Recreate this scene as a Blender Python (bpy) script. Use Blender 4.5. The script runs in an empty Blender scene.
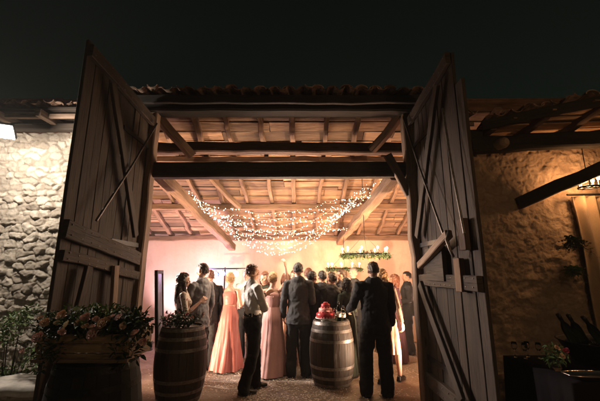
import bpy, math, random
import numpy as np
from mathutils import Vector, Matrix, noise as mnoise

R = math.radians
HAZE = 0.0035
random.seed(7); rng = np.random.default_rng(7)
SC = bpy.context.scene
COL = SC.collection

# ------------------------------------------------------------------ camera
cam_d = bpy.data.cameras.new('camera'); cam = bpy.data.objects.new('camera', cam_d); COL.objects.link(cam)
cam.location = (0, 0, 1.64); cam.rotation_euler = (R(90 + 12), 0, 0)
cam_d.sensor_width = 36; cam_d.lens = 20.4; cam_d.clip_start = 0.05; cam_d.clip_end = 2000
SC.camera = cam

# ------------------------------------------------------------------ night sky, faint moon, exposure
W = bpy.data.worlds.new('World'); SC.world = W; W.use_nodes = True
wn = W.node_tree; bg = wn.nodes['Background']
sky = wn.nodes.new('ShaderNodeTexSky'); sky.sky_type = 'NISHITA'; sky.sun_disc = False
sky.sun_elevation = R(35); sky.sun_rotation = R(200)
tint = wn.nodes.new('ShaderNodeMix'); tint.data_type = 'RGBA'; tint.blend_type = 'MULTIPLY'
tint.inputs[0].default_value = 1; tint.inputs[7].default_value = (0.92, 0.92, 0.42, 1)
wn.links.new(sky.outputs[0], tint.inputs[6]); wn.links.new(tint.outputs[2], bg.inputs[0])
bg.inputs[1].default_value = 0.0032
moon_d = bpy.data.lights.new('moon', 'SUN'); moon = bpy.data.objects.new('moon', moon_d); COL.objects.link(moon)
moon_d.energy = 0.012; moon_d.angle = R(0.5); moon_d.color = (1, .95, .85); moon.rotation_euler = (R(50), 0, R(20))
SC.view_settings.view_transform = 'Standard'; SC.view_settings.look = 'None'
SC.view_settings.exposure = 0; SC.view_settings.gamma = 1; SC.view_settings.use_curve_mapping = False
try:
    SC.cycles.use_denoising = True; SC.cycles.sample_clamp_indirect = 6; SC.cycles.max_bounces = 6
    SC.cycles.use_light_tree = True
except Exception: pass

# ------------------------------------------------------------------ helpers
ORG = {}
def tag(o, label=None, cat=None, group=None, kind=None):
    if label: o['label'] = label
    if cat: o['category'] = cat
    if group: o['group'] = group
    if kind: o['kind'] = kind
    return o
def empty(name, loc, label=None, cat=None, group=None, kind=None, rz=0):
    o = bpy.data.objects.new(name, None); COL.objects.link(o); o.location = loc; o.rotation_euler = (0, 0, rz)
    o.empty_display_size = .1
    ORG[o.name] = Vector(loc)
    return tag(o, label, cat, group, kind)
def copy_tree(o, parent=None):
    c = o.copy(); COL.objects.link(c); c.parent = parent
    for ch in list(o.children): copy_tree(ch, c)
    return c
def ev(p): return Vector(p)

class MB:
    """collects shapes for ONE mesh object"""
    def __init__(s): s.v = []; s.f = []; s.uv = []; s.m = []; s.mi = 0
    def add(s, verts, faces, uvs=None):
        b = len(s.v); s.v += [tuple(p) for p in verts]
        for i, f in enumerate(faces):
            s.f.append([b + k for k in f]); s.m.append(s.mi)
            if uvs: s.uv += uvs[i]
            else: s.uv += [(verts[k][0] + verts[k][1], verts[k][2]) for k in f]
        return s
    def box(s, c, d, rz=0, M=None):
        x, y, z = d[0] / 2, d[1] / 2, d[2] / 2
        P = [(-x,-y,-z),(x,-y,-z),(x,y,-z),(-x,y,-z),(-x,-y,z),(x,-y,z),(x,y,z),(-x,y,z)]
        m = M if M else Matrix.Rotation(rz, 3, 'Z')
        P = [m @ Vector(p) + Vector(c) for p in P]
        a = max(range(3), key=lambda i: d[i])
        F = [(0,3,2,1),(4,5,6,7),(0,1,5,4),(1,2,6,5),(2,3,7,6),(3,0,4,7)]
        L0 = [(-x,-y,-z),(x,-y,-z),(x,y,-z),(-x,y,-z),(-x,-y,z),(x,-y,z),(x,y,z),(-x,y,z)]
        o = random.uniform(0, 40); uv = []
        for f in F:
            q = []
            for k in f:
                l = L0[k]; r = [l[i] for i in range(3) if i != a]
                q.append((l[a] + o, r[0] + r[1] + o * .37))
            uv.append(q)
        return s.add(P, F, uv)
    def beam(s, p0, p1, w, h, jit=.006, seg=None, up=(0, 0, 1), bev=.12):
        """hewn timber: octagonal-ish section with a wavering axis"""
        p0, p1 = Vector(p0), Vector(p1); d = p1 - p0; L = d.length; d.normalize()
        up = Vector(up); side = d.cross(up)
        if side.length < .01: side = d.cross(Vector((0, 1, 0)))
        side.normalize(); up = side.cross(d).normalized()
        n = seg or max(2, int(L / .25)); o = random.uniform(0, 40)
        b = min(w, h) * bev
        sec = [(-w/2+b,-h/2),(w/2-b,-h/2),(w/2,-h/2+b),(w/2,h/2-b),(w/2-b,h/2),(-w/2+b,h/2),(-w/2,h/2-b),(-w/2,-h/2+b)]
        per = [0]
        for i in range(8): per.append(per[-1] + math.dist(sec[i], sec[(i+1) % 8]))
        V = []; F = []; U = []
        for i in range(n + 1):
            t = i / n; c = p0 + d * (L * t)
            dx, dz = random.gauss(0, jit), random.gauss(0, jit); k = 1 + random.gauss(0, jit * 1.5)
            for q in sec: V.append(c + side * (q[0] * k + dx) + up * (q[1] * k + dz))
        for i in range(n):
            for j in range(8):
                j2 = (j + 1) % 8
                F.append((i*8+j, i*8+j2, (i+1)*8+j2, (i+1)*8+j))
                u0, u1 = L*i/n + o, L*(i+1)/n + o; v0, v1 = per[j] + o, per[j+1] + o
                U.append([(u0,v0),(u0,v1),(u1,v1),(u1,v0)])
        F.append(tuple(range(7, -1, -1))); U.append([(o + sec[j][0]*.3, o + sec[j][1]) for j in range(7, -1, -1)])
        F.append(tuple(n*8 + j for j in range(8))); U.append([(o + sec[j][0]*.3, o + sec[j][1]) for j in range(8)])
        return s.add(V, F, U)
    def tube(s, pts, rad, seg=10, side=(1, 0, 0), cap=True):
        pts = [Vector(p) for p in pts]; n = len(pts)
        rad = rad if isinstance(rad, (list,)) else [rad] * n
        rad = [(r, r) if not isinstance(r, tuple) else r for r in rad]
        T = []
        for i in range(n):
            t = (pts[min(i+1, n-1)] - pts[max(i-1, 0)]); T.append(t.normalized() if t.length > 1e-9 else Vector((0,0,1)))
        rings = []
        if cap:
            for a in (0.15, .45, .75):
                r = math.sqrt(1 - (1-a)**2)
                rings.append((pts[0] - T[0] * min(rad[0]) * (1-a), (rad[0][0]*r, rad[0][1]*r), T[0]))
        for i in range(n): rings.append((pts[i], rad[i], T[i]))
        if cap:
            for a in (.75, .45, .15):
                r = math.sqrt(1 - (1-a)**2)
                rings.append((pts[-1] + T[-1] * min(rad[-1]) * (1-a), (rad[-1][0]*r, rad[-1][1]*r), T[-1]))
        V = []; F = []; U = []; sd0 = Vector(side); prev = None; o = random.uniform(0, 9)
        for c, r, t in rings:
            b = prev if prev is not None else sd0
            a = b - t * b.dot(t)
            if a.length < .15: a = Vector((0, 1, 0)) - t * t.y
            if a.length < .15: a = Vector((0, 0, 1)) - t * t.z
            a.normalize(); prev = a; c2 = t.cross(a)
            for j in range(seg):
                q = 2*math.pi*j/seg
                V.append(c + a*(math.cos(q)*r[0]) + c2*(math.sin(q)*r[1]))
        m = len(rings); L = 0
        for i in range(m-1):
            l2 = L + (rings[i+1][0] - rings[i][0]).length
            for j in range(seg):
                k = (j+1) % seg
                F.append((i*seg+j, i*seg+k, (i+1)*seg+k, (i+1)*seg+j))
                rr = max(rings[i][1]) * 6.28 / seg
                U.append([(L+o, j*rr),(L+o, (j+1)*rr),(l2+o, (j+1)*rr),(l2+o, j*rr)])
            L = l2
        F.append(tuple(range(seg-1, -1, -1))); U.append([(o, o)]*seg)
        F.append(tuple((m-1)*seg+j for j in range(seg))); U.append([(o, o)]*seg)
        return s.add(V, F, U)
    def ell(s, c, r, seg=16, rings=10, M=None):
        V = []; F = []
        for i in range(rings+1):
            a = math.pi*i/rings
            for j in range(seg):
                b = 2*math.pi*j/seg
                p = Vector((math.sin(a)*math.cos(b)*r[0], math.sin(a)*math.sin(b)*r[1], math.cos(a)*r[2]))
                if M: p = M @ p
                V.append(p + Vector(c))
        for i in range(rings):
            for j in range(seg):
                k = (j+1) % seg
                F.append((i*seg+j, (i+1)*seg+j, (i+1)*seg+k, i*seg+k))
        return s.add(V, F)
    def lathe(s, c, prof, seg=32):
        V = []; F = []; U = []; c = Vector(c); n = len(prof)
        for r, z in prof:
            for j in range(seg):
                a = 2*math.pi*j/seg; V.append(c + Vector((math.cos(a)*r, math.sin(a)*r, z)))
        for i in range(n-1):
            for j in range(seg):
                k = (j+1) % seg
                F.append((i*seg+j, i*seg+k, (i+1)*seg+k, (i+1)*seg+j))
                rr = max(prof[i][0], .01) * 6.28/seg
                U.append([(prof[i][1], j*rr),(prof[i][1], (j+1)*rr),(prof[i+1][1], (j+1)*rr),(prof[i+1][1], j*rr)])
        if prof[0][0] > 1e-4: F.append(tuple(range(seg-1,-1,-1))); U.append([(V[k][0], V[k][1]) for k in range(seg-1,-1,-1)])
        if prof[-1][0] > 1e-4: F.append(tuple((n-1)*seg+j for j in range(seg))); U.append([(V[(n-1)*seg+k][0], V[(n-1)*seg+k][1]) for k in range(seg)])
        return s.add(V, F, U)
    def mesh(s, name, mats, smooth=False, off=None):
        me = bpy.data.meshes.new(name)
        V = s.v if off is None else [(p[0]-off[0], p[1]-off[1], p[2]-off[2]) for p in s.v]
        me.from_pydata(V, [], s.f)
        if len(s.uv) == len(me.loops):
            l = me.uv_layers.new(name='uv'); l.data.foreach_set('uv', np.array(s.uv, 'f').ravel())
        for m in (mats if isinstance(mats, (list, tuple)) else [mats]): me.materials.append(m)
        me.polygons.foreach_set('material_index', s.m)
        me.polygons.foreach_set('use_smooth', [smooth]*len(me.polygons))
        me.update(); return me
    def build(s, name, mats, parent=None, smooth=False, world=True):
        off = ORG.get(parent.name) if (parent and world) else None
        o = bpy.data.objects.new(name, s.mesh(name, mats, smooth, off)); COL.objects.link(o)
        o.parent = parent
        if off is not None: ORG[o.name] = off
        return o

def smooth_angle(o, a=40):
    try:
        for p in o.data.polygons: p.use_smooth = True
        o.data.set_sharp_from_angle(angle=R(a))
    except Exception: pass
    return o
def bevel(o, w=.004, seg=2):
    m = o.modifiers.new('bevel', 'BEVEL'); m.width = w; m.segments = seg; m.limit_method = 'ANGLE'; return o

# ------------------------------------------------------------------ materials
def mat(name):
    m = bpy.data.materials.new(name); m.use_nodes = True
    nt = m.node_tree; return m, nt, nt.nodes['Principled BSDF']
def N(nt, t, **k):
    n = nt.nodes.new(t)
    for a, b in k.items(): setattr(n, a, b)
    return n
def ramp(nt, src, stops):
    r = N(nt, 'ShaderNodeValToRGB'); e = r.color_ramp.elements
    while len(e) < len(stops): e.new(.5)
    for i, (p, c) in enumerate(stops): e[i].position = p; e[i].color = (*c, 1)
    nt.links.new(src, r.inputs[0]); return r.outputs[0]
def mixc(nt, f, a, b, mode='MIX'):
    m = N(nt, 'ShaderNodeMix', data_type='RGBA', blend_type=mode)
    for s_, v in ((0, f), (6, a), (7, b)):
        if isinstance(v, (int, float)): m.inputs[s_].default_value = v
        elif isinstance(v, tuple): m.inputs[s_].default_value = (*v, 1)
        else: nt.links.new(v, m.inputs[s_])
    return m.outputs[2]
def bump(nt, b, h, strength=.3, dist=.01):
    n = N(nt, 'ShaderNodeBump'); n.inputs['Strength'].default_value = strength; n.inputs['Distance'].default_value = dist
    nt.links.new(h, n.inputs['Height']); nt.links.new(n.outputs[0], b.inputs['Normal'])
def mapping(nt, coord, scale):
    tc = N(nt, 'ShaderNodeTexCoord'); mp = N(nt, 'ShaderNodeMapping'); mp.inputs['Scale'].default_value = scale
    nt.links.new(tc.outputs[coord], mp.inputs[0]); return mp.outputs[0]
def noise_t(nt, vec, scale, detail=4, rough=.6):
    n = N(nt, 'ShaderNodeTexNoise'); n.inputs['Scale'].default_value = scale; n.inputs['Detail'].default_value = detail
    n.inputs['Roughness'].default_value = rough
    if vec is not None: nt.links.new(vec, n.inputs['Vector'])
    return n.outputs[0]
def wood(name, dark, light, rough=.75, bs=.5, var=.5, along=3, across=45):
    m, nt, b = mat(name)
    uv = mapping(nt, 'UV', (along, across, 1))
    n1 = noise_t(nt, uv, 1, 6, .7)
    uv2 = mapping(nt, 'UV', (1.2, 5, 1)); n2 = noise_t(nt, uv2, 1, 3)
    c = ramp(nt, n1, [(.3, dark), (.7, light)])
    c = mixc(nt, n2, c, tuple(x*.45 for x in dark), 'MIX') if False else mixc(nt, ramp(nt, n2, [(.35, (0,0,0)), (.7, (.7,.7,.7))]), c, tuple(x*.5 for x in dark))
    g = N(nt, 'ShaderNodeNewGeometry'); 
    v = ramp(nt, g.outputs['Random Per Island'], [(0, (1-var,)*3), (1, (1+var*.3,)*3)])
    c = mixc(nt, 1.0, c, v, 'MULTIPLY')
    n3 = noise_t(nt, mapping(nt, 'UV', (along*.8, across*2.6, 1)), 1, 5, .75)
    crack = ramp(nt, n3, [(.36, (1,1,1)), (.43, (0,0,0))])
    c = mixc(nt, crack, c, tuple(x*.25 for x in dark))
    vk = N(nt, 'ShaderNodeTexVoronoi'); vk.inputs['Scale'].default_value = 1; nt.links.new(mapping(nt, 'UV', (1.6, 7, 1)), vk.inputs['Vector'])
    c = mixc(nt, ramp(nt, vk.outputs['Distance'], [(.05, (.8,.8,.8)), (.13, (0,0,0))]), c, tuple(x*.4 for x in dark))
    nt.links.new(c, b.inputs['Base Color']); b.inputs['Roughness'].default_value = rough
    h_ = N(nt, 'ShaderNodeMath', operation='SUBTRACT'); nt.links.new(n1, h_.inputs[0]); nt.links.new(crack, h_.inputs[1])
    bump(nt, b, h_.outputs[0], bs, .006); return m
def plain(name, col, rough=.6, metal=0, nscale=0, namp=.25, bs=0, spec=None, sheen=0):
    m, nt, b = mat(name)
    b.inputs['Roughness'].default_value = rough; b.inputs['Metallic'].default_value = metal
    if spec is not None: b.inputs['Specular IOR Level'].default_value = spec
    if sheen: b.inputs['Sheen Weight'].default_value = sheen
    if nscale:
        n = noise_t(nt, mapping(nt, 'Object', (1,1,1)), nscale, 5)
        c = ramp(nt, n, [(.3, tuple(x*(1-namp) for x in col)), (.7, tuple(min(1, x*(1+namp)) for x in col))])
        nt.links.new(c, b.inputs['Base Color'])
        if bs: bump(nt, b, n, bs, .01)
    else: b.inputs['Base Color'].default_value = (*col, 1)
    return m
def emit(name, col, s):
    m, nt, b = mat(name); b.inputs['Base Color'].default_value = (*col, 1)
    b.inputs['Emission Color'].default_value = (*col, 1); b.inputs['Emission Strength'].default_value = s; return m
def skin_m(name, col):
    m, nt, b = mat(name)
    n = noise_t(nt, mapping(nt, 'Object', (1,1,1)), 30, 3)
    c = ramp(nt, n, [(.3, (col[0]*.9, col[1]*.8, col[2]*.8)), (.7, col)])
    nt.links.new(c, b.inputs['Base Color']); b.inputs['Roughness'].default_value = .5
    b.inputs['Subsurface Weight'].default_value = .1; b.inputs['Subsurface Radius'].default_value = (.02, .008, .004)
    return m
def cloth(name, col, rough=.85, weave=220, sheen=.2, amp=.18):
    m, nt, b = mat(name)
    n = noise_t(nt, mapping(nt, 'Object', (1,1,1)), weave, 2)
    n2 = noise_t(nt, mapping(nt, 'Object', (1,1,1)), 6, 3)
    c = ramp(nt, n, [(.3, tuple(x*(1-amp) for x in col)), (.7, tuple(min(1, x*(1+amp)) for x in col))])
    c = mixc(nt, ramp(nt, n2, [(.3,(0,0,0)),(.8,(.35,.35,.35))]), c, tuple(x*.6 for x in col))
    nt.links.new(c, b.inputs['Base Color']); b.inputs['Roughness'].default_value = rough
    b.inputs['Sheen Weight'].default_value = sheen if max(col) > .1 else 0
    bump(nt, b, n, .2, .002); return m
def glass_m(name, col=(1,1,1), rough=.02):
    m, nt, b = mat(name); b.inputs['Base Color'].default_value = (*col, 1); b.inputs['Roughness'].default_value = rough
    b.inputs['Transmission Weight'].default_value = 1; b.inputs['IOR'].default_value = 1.45; return m
def leaf_m(name, a, c):
    m, nt, b = mat(name); g = N(nt, 'ShaderNodeNewGeometry')
    col = ramp(nt, g.outputs['Random Per Island'], [(0, a), (1, c)])
    nt.links.new(col, b.inputs['Base Color']); b.inputs['Roughness'].default_value = .55
    b.inputs['Subsurface Weight'].default_value = .05; return m
def stone_m(name, a, c, mortar, rough=.9):
    m, nt, b = mat(name)
    at = N(nt, 'ShaderNodeAttribute', attribute_name='tone'); mo = N(nt, 'ShaderNodeAttribute', attribute_name='mortar')
    n = noise_t(nt, mapping(nt, 'Object', (1,1,1)), 14, 8, .7); n2 = noise_t(nt, mapping(nt, 'Object', (1,1,1)), 1.3, 4)
    col = ramp(nt, at.outputs['Fac'], [(0, a), (1, c)])
    col = mixc(nt, ramp(nt, n, [(.35,(0,0,0)),(.75,(.6,.6,.6))]), col, tuple(x*.6 for x in a))
    col = mixc(nt, mo.outputs['Fac'], col, mortar)
    col = mixc(nt, ramp(nt, n2, [(.4,(0,0,0)),(.7,(.45,.45,.45))]), col, tuple(x*.55 for x in a))
    nt.links.new(col, b.inputs['Base Color']); b.inputs['Roughness'].default_value = rough
    n3 = noise_t(nt, mapping(nt, 'Object', (1,1,1)), 60, 6, .7)
    bump(nt, b, n3, .9, .014); return m

M = dict(
    oldwood=wood('weathered_door_wood', (.022,.013,.008), (.085,.054,.032), .8, .8, .6),
    beam=wood('roof_timber', (.14,.075,.04), (.38,.23,.135), .8, .6, .4),
    darkbeam=wood('dark_timber', (.03,.022,.016), (.085,.06,.042), .8, .6, .3),
    board=wood('roof_boards', (.20,.105,.055), (.56,.35,.20), .85, .6, .65, 2, 20),
    post=wood('post_wood', (.17,.11,.075), (.40,.28,.20), .8, .6, .3),
    barrel=wood('barrel_oak', (.04,.028,.02), (.125,.09,.065), .6, .5, .45),
    crate=wood('crate_pine', (.24,.15,.08), (.48,.33,.19), .7, .4, .3),
    iron=plain('old_iron', (.16,.14,.12), .5, .85, 40, .4, .3),
    darkiron=plain('black_iron', (.02,.02,.02), .5, .7, 40, .4, .3),
    hoop=plain('barrel_hoop_steel', (.26,.24,.22), .45, .85, 30, .4, .2),
    redbeam=wood('reddish_timber', (.055,.028,.018), (.15,.08,.05), .8, .6, .3),
    black=wood('shade_dark_timber', (.010,.007,.005), (.03,.02,.014), .85, .6, .3),  # dark tone stands in for shade on the backlit timbers
    tile=plain('clay_tile', (.36,.21,.14), .85, 0, 9, .5, .5),
    green=leaf_m('foliage_green', (.03,.07,.02), (.13,.21,.06)),
    bright=leaf_m('foliage_light', (.05,.10,.02), (.16,.24,.06)),
    darkgreen=leaf_m('foliage_dark', (.008,.022,.008), (.03,.06,.02)),
    pinkp=leaf_m('petal_pink', (.62,.34,.30), (.82,.62,.55)),
    peachp=leaf_m('petal_peach', (.6,.35,.22), (.8,.62,.45)),
    creamp=leaf_m('petal_cream', (.7,.6,.45), (.85,.78,.65)),
    redp=leaf_m('petal_red', (.3,.02,.04), (.5,.06,.08)),
    white=plain('white_paint', (.78,.76,.72), .6),
    bulb=emit('bulb_glow', (1,.84,.64), 26),
    candle=emit('candle_bulb_glow', (1,.66,.34), 26),
    wire=plain('pale_wire', (.45,.36,.26), .5),
    glass=glass_m('clear_glass'), winebottle=glass_m('green_bottle_glass', (.05,.12,.04), .05),
    blackcloth=cloth('black_cloth', (.012,.012,.013)),
    darkcloth=cloth('dark_tablecloth', (.004,.003,.004)),
    cream=cloth('cream_curtain', (.34,.24,.15), .9, 150),
)

# ------------------------------------------------------------------ ground
def ground():
    n = 220; xs = np.concatenate([np.linspace(-600,-7,12)[:-1], np.linspace(-7,7,n), np.linspace(7,600,12)[1:]])
    ys = np.concatenate([np.linspace(-600,1.5,12)[:-1], np.linspace(1.5,10,n), np.linspace(10,600,12)[1:]])
    V = []; 
    for y in ys:
        for x in xs:
            near = abs(x) < 7.2 and 1 < y < 10.2
            z = (mnoise.noise(Vector((x*1.3, y*1.3, 0)))*.012 + mnoise.noise(Vector((x*9, y*9, 3)))*.006 - .012) if near else -.012
            V.append((x, y, z))
    nx = len(xs); F = [(j*nx+i, j*nx+i+1, (j+1)*nx+i+1, (j+1)*nx+i) for j in range(len(ys)-1) for i in range(nx-1)]
    m, nt, b = mat('trodden_earth')
    v = mapping(nt, 'Object', (1,1,1))
    n1 = noise_t(nt, v, 2.2, 6); n2 = noise_t(nt, v, 35, 6, .7)
    vor = N(nt, 'ShaderNodeTexVoronoi'); vor.inputs['Scale'].default_value = 7; nt.links.new(v, vor.inputs['Vector'])
    c = ramp(nt, n1, [(.3,(.18,.135,.10)),(.55,(.33,.26,.205)),(.75,(.45,.38,.31))])
    c = mixc(nt, ramp(nt, n2, [(.4,(0,0,0)),(.7,(.7,.7,.7))]), c, (.11,.075,.055))
    nt.links.new(c, b.inputs['Base Color']); b.inputs['Roughness'].default_value = .8
    bump(nt, b, n2, .6, .015)
    mb = MB(); mb.add(V, F); o = mb.build('ground', m, smooth=True); tag(o, kind='structure')
ground()

def petals():
    mb = MB()
    for k in range(9000):
        if random.random() < .75:
            x = random.gauss(-.2, 1.1); y = random.uniform(4.4, 6.4)
        else: x = random.uniform(-2.1, 2.6); y = random.uniform(3.2, 8.4)
        if mnoise.noise(Vector((x*1.7, y*1.7, 7))) < random.uniform(-.5, .35): continue
        r = random.uniform(.006, .019); a = random.uniform(0, 6.28); z = random.uniform(.003, .012); t = random.uniform(-.6, .6)
        P = []
        for i, (px, py) in enumerate(((-1,0),(-.3,.6),(.7,.5),(1,-.1),(.3,-.6),(-.6,-.5))):
            X, Y = px*r, py*r*.8
            P.append((x + X*math.cos(a) - Y*math.sin(a), y + X*math.sin(a) + Y*math.cos(a), z + abs(X)*t*.8 + (px*px)*r*.3))
        mb.add(P, [tuple(range(6))])
    m = leaf_m('petal_confetti', (.42,.32,.24), (.8,.7,.6))
    o = mb.build('petals', m); tag(o, 'pale flower petals and straw scattered over the trodden earth at the doorway', 'petals', kind='stuff')
petals()

# ------------------------------------------------------------------ rubble walls (real relief)
def rubble(name, x0, x1, z0, z1, yf, thick, m, parent, sx, sz, amp, res=.014, seed=1, fill=.02, recess=.4):
    r = np.random.default_rng(seed)
    nx = int((x1-x0)/res); nz = int((z1-z0)/res)
    X, Z = np.meshgrid(np.linspace(x0, x1, nx), np.linspace(z0, z1, nz))
    S = []
    row = 0; z = z0 - sz
    while z < z1 + sz:
        h = sz * r.uniform(.7, 1.4); x = x0 - sx + r.uniform(0, sx)
        while x < x1 + sx:
            w = sx * r.uniform(.5, 1.6); S.append((x + w/2, z + h/2 + r.uniform(-.25, .25)*h)); x += w
        z += h
    S = np.array(S); asp = sx / sz
    W1 = np.array([mnoise.noise_vector(Vector((a_*6, b_*6, seed+9))) + mnoise.noise_vector(Vector((a_*15, b_*15, seed)))*.5 for a_, b_ in zip(X.ravel(), Z.ravel())])
    wx = X + (W1[:,0]*.05).reshape(X.shape); wz = Z + (W1[:,1]*.04).reshape(X.shape)
    P = np.stack([wx.ravel() / asp, wz.ravel()], 1); Q = np.stack([S[:,0]/asp, S[:,1]], 1)
    f1 = np.empty(len(P)); f2 = np.empty(len(P)); idx = np.empty(len(P), int)
    for a in range(0, len(P), 4000):
        d = np.sqrt(((P[a:a+4000,None,:] - Q[None])**2).sum(2))
        k = np.argpartition(d, 2, 1)[:, :2]; dd = np.take_along_axis(d, k, 1); s_ = dd[:,0] > dd[:,1]
        i1 = np.where(s_, k[:,1], k[:,0]); f1[a:a+4000] = dd.min(1); f2[a:a+4000] = dd.max(1); idx[a:a+4000] = i1
    e = np.clip((f2 - f1) / (sz*recess*.75), 0, 1); e = e*e*(3-2*e)
    prot = r.uniform(.15, 1.15, len(S)); tx = r.uniform(-.5,.5,len(S)); tz = r.uniform(-.6,.6,len(S)); tone = r.uniform(0,1,len(S))
    dx = P[:,0]*asp - S[idx,0]; dz = P[:,1] - S[idx,1]
    hgt = e * amp * (prot[idx] + .7*tx[idx]*dx/sx + .45*tz[idx]*dz/sz)
    nz_ = np.array([mnoise.fractal(Vector((p[0]*8, p[1]*8, seed)), .6, 2.2, 5) for p in np.stack([X.ravel(), Z.ravel()],1)])
    nl = np.array([mnoise.noise(Vector((p[0]*1.1, p[1]*1.1, seed+5))) for p in np.stack([X.ravel(), Z.ravel()],1)])
    hgt = hgt + nz_*max(amp*.42, .02) + nl*.02 + fill
    V = np.stack([X.ravel(), yf - hgt, Z.ravel()], 1)
    F = []
    for j in range(nz-1):
        b = j*nx; F += [(b+i, b+i+1, b+nx+i+1, b+nx+i) for i in range(nx-1)]
    mb = MB(); mb.v = [tuple(p) for p in V]; mb.f = F; mb.m = [0]*len(F)
    nV = len(mb.v)
    # solid body behind the relief
    mb.box(((x0+x1)/2, yf + thick/2 + .03, (z0+z1)/2), (x1-x0, thick, z1-z0)); mb.uv = []
    o = mb.build(name, m, parent, smooth=True)
    at = o.data.attributes.new('tone', 'FLOAT', 'POINT'); t = np.full(len(mb.v), .5); t[:nV] = tone[idx]; at.data.foreach_set('value', t)
    at = o.data.attributes.new('mortar', 'FLOAT', 'POINT'); t = np.zeros(len(mb.v)); t[:nV] = 1 - np.clip((f2-f1)/(sz*.22), 0, 1); at.data.foreach_set('value', t)
    return o

# ------------------------------------------------------------------ the barn
YF = 4.7
barn = empty('barn', (-.3, YF, 0), 'old stone barn with tall plank doors open on a lit wedding party inside', 'barn')
m_left = stone_m('pale_rubble', (.34,.29,.23), (.66,.59,.49), (.28,.235,.18))
m_right = stone_m('ochre_rubble', (.33,.225,.15), (.52,.38,.27), (.31,.21,.14))
m_in, nt, b = mat('limewash_plaster')
n1 = noise_t(nt, mapping(nt, 'Object', (1,1,1)), 1.1, 6); n2 = noise_t(nt, mapping(nt, 'Object', (1,1,1)), 18, 5)
c = ramp(nt, n1, [(.3,(.54,.38,.28)),(.65,(.67,.49,.385))]); c = mixc(nt, ramp(nt, n2, [(.5,(0,0,0)),(.8,(.4,.4,.4))]), c, (.5,.36,.29))
n5 = noise_t(nt, mapping(nt, 'Object', (1.4,1,.8)), 2.3, 9, .72); c = mixc(nt, ramp(nt, n5, [(.54,(0,0,0)),(.66,(.4,.4,.4))]), c, (.44,.29,.20))
n6 = noise_t(nt, mapping(nt, 'Object', (9,1,.7)), 1, 5, .6); c = mixc(nt, ramp(nt, n6, [(.55,(0,0,0)),(.8,(.3,.3,.3))]), c, (.40,.27,.18))
nt.links.new(c, b.inputs['Base Color']); b.inputs['Roughness'].default_value = .9; bump(nt, b, n2, .4, .01)

rubble('wall', -6.2, -2.33, 0, 3.64, YF, .5, m_left, barn, .16, .092, .052, .0105, 3, recess=.34)
rubble('wall', 1.75, 6.4, 0, 3.60, YF+.02, .5, m_right, barn, .15, .085, .013, .013, 9, recess=.22)
YB = 8.8; ZB = 2.6; ZF = 4.12
def zroof(y): return ZF - (ZF - ZB) * (y - YF) / (YB - YF)
mb = MB()
n = 60
V = []; F = []
for j in range(25):
    for i in range(n+1):
        x = -5 + 9.4*i/n; z = 2.75*j/24
        V.append((x, YB + mnoise.noise(Vector((x*1.6, z*1.6, 0)))*.03, z))
for j in range(24):
    for i in range(n): F.append((j*(n+1)+i, j*(n+1)+i+1, (j+1)*(n+1)+i+1, (j+1)*(n+1)+i))
mb.add(V, F); mb.box((-.3, YB+.3, 1.4), (9.4, .4, 2.8)); mb.build('wall', m_in, barn, smooth=True)
for x, s_ in ((-5.1, 1), (4.5, -1)):
    mb = MB(); mb.box((x, 7.08, 1.98), (.2, 3.7, 3.96)); mb.build('wall', m_in, barn)
# roof sheathing: boards laid across the rafters
mb = MB(); y = YF - .08
while y < YB + .25:
    w = random.uniform(.09, .24); x = -5.2
    while x < 4.6:
        L = random.uniform(1.6, 3.2); yc = y + w/2
        mb.box((x + L/2, yc, zroof(yc) + .015 + random.uniform(0, .012)), (L - .01, w - .008, .02),
               M=Matrix.Rotation(math.atan2(-(ZF-ZB), YB-YF) + random.gauss(0, .03), 3, 'X') @ Matrix.Rotation(random.gauss(0, .012), 3, 'Z'))
        x += L
    y += w
mb.build('roof_boards', M['board'], barn)
mb = MB(); mb.box((-.3, 6.85, zroof(6.85)+.09), (10, 4.5, .02), M=Matrix.Rotation(math.atan2(-(ZF-ZB), YB-YF), 3, 'X')); mb.build('roof_membrane', M['tile'], barn)
# rafters
for i in range(19):
    x = -4.8 + i*.52 + random.gauss(0, .02)
    MB().beam((x, YF+.02, zroof(YF+.02)-.05), (x + random.gauss(0,.03), YB, zroof(YB)-.05), random.uniform(.06,.105), random.uniform(.07,.1), .012).build('rafter', M['beam'], barn)
# purlins
for y, h, k in ((5.72, .11, 'beam'), (7.2, .13, 'beam'), (8.62, .13, 'beam')):
    MB().beam((-5, y, zroof(y)-.10-h/2), (4.4, y, zroof(y)-.10-h/2), h*.9, h, .008).build('purlin', M[k], barn)
MB().beam((-2.6, 5.2, 3.61), (2.1, 5.2, 3.60), .16, .17, .008).build('tie_beam', M['redbeam'], barn)
# header, transom, posts and braces of the doorway
MB().beam((-2.75, YF-.02, 4.04), (2.1, YF-.02, 4.04), .26, .19, .006).build('header_beam', M['black'], barn)
MB().beam((-2.14, YF+.06, 3.095), (1.52, YF+.06, 3.10), .16, .225, .003).build('transom_beam', M['darkbeam'], barn)
MB().beam((-2.19, YF, 0), (-2.17, YF, 3.95), .13, .16, .006, up=(0,1,0)).build('door_post', M['post'], barn)
MB().beam((1.60, YF, 0), (1.57, YF, 3.95), .12, .16, .006, up=(0,1,0)).build('door_post', M['post'], barn)
MB().beam((-2.31, YF+.16, 0), (-2.3, YF+.16, 3.95), .12, .2, .006, up=(0,1,0)).build('door_jamb', M['darkbeam'], barn)
MB().beam((1.715, YF+.16, 0), (1.70, YF+.16, 3.95), .10, .2, .006, up=(0,1,0)).build('door_jamb', M['darkbeam'], barn)
MB().beam((1.26, YF-.04, 3.30), (1.55, YF-.03, 2.72), .07, .11, .008).build('brace', M['post'], barn)
MB().beam((1.52, YF+.08, 3.95), (1.15, 5.15, 3.55), .11, .12, .01).build('brace', M['beam'], barn)
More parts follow.
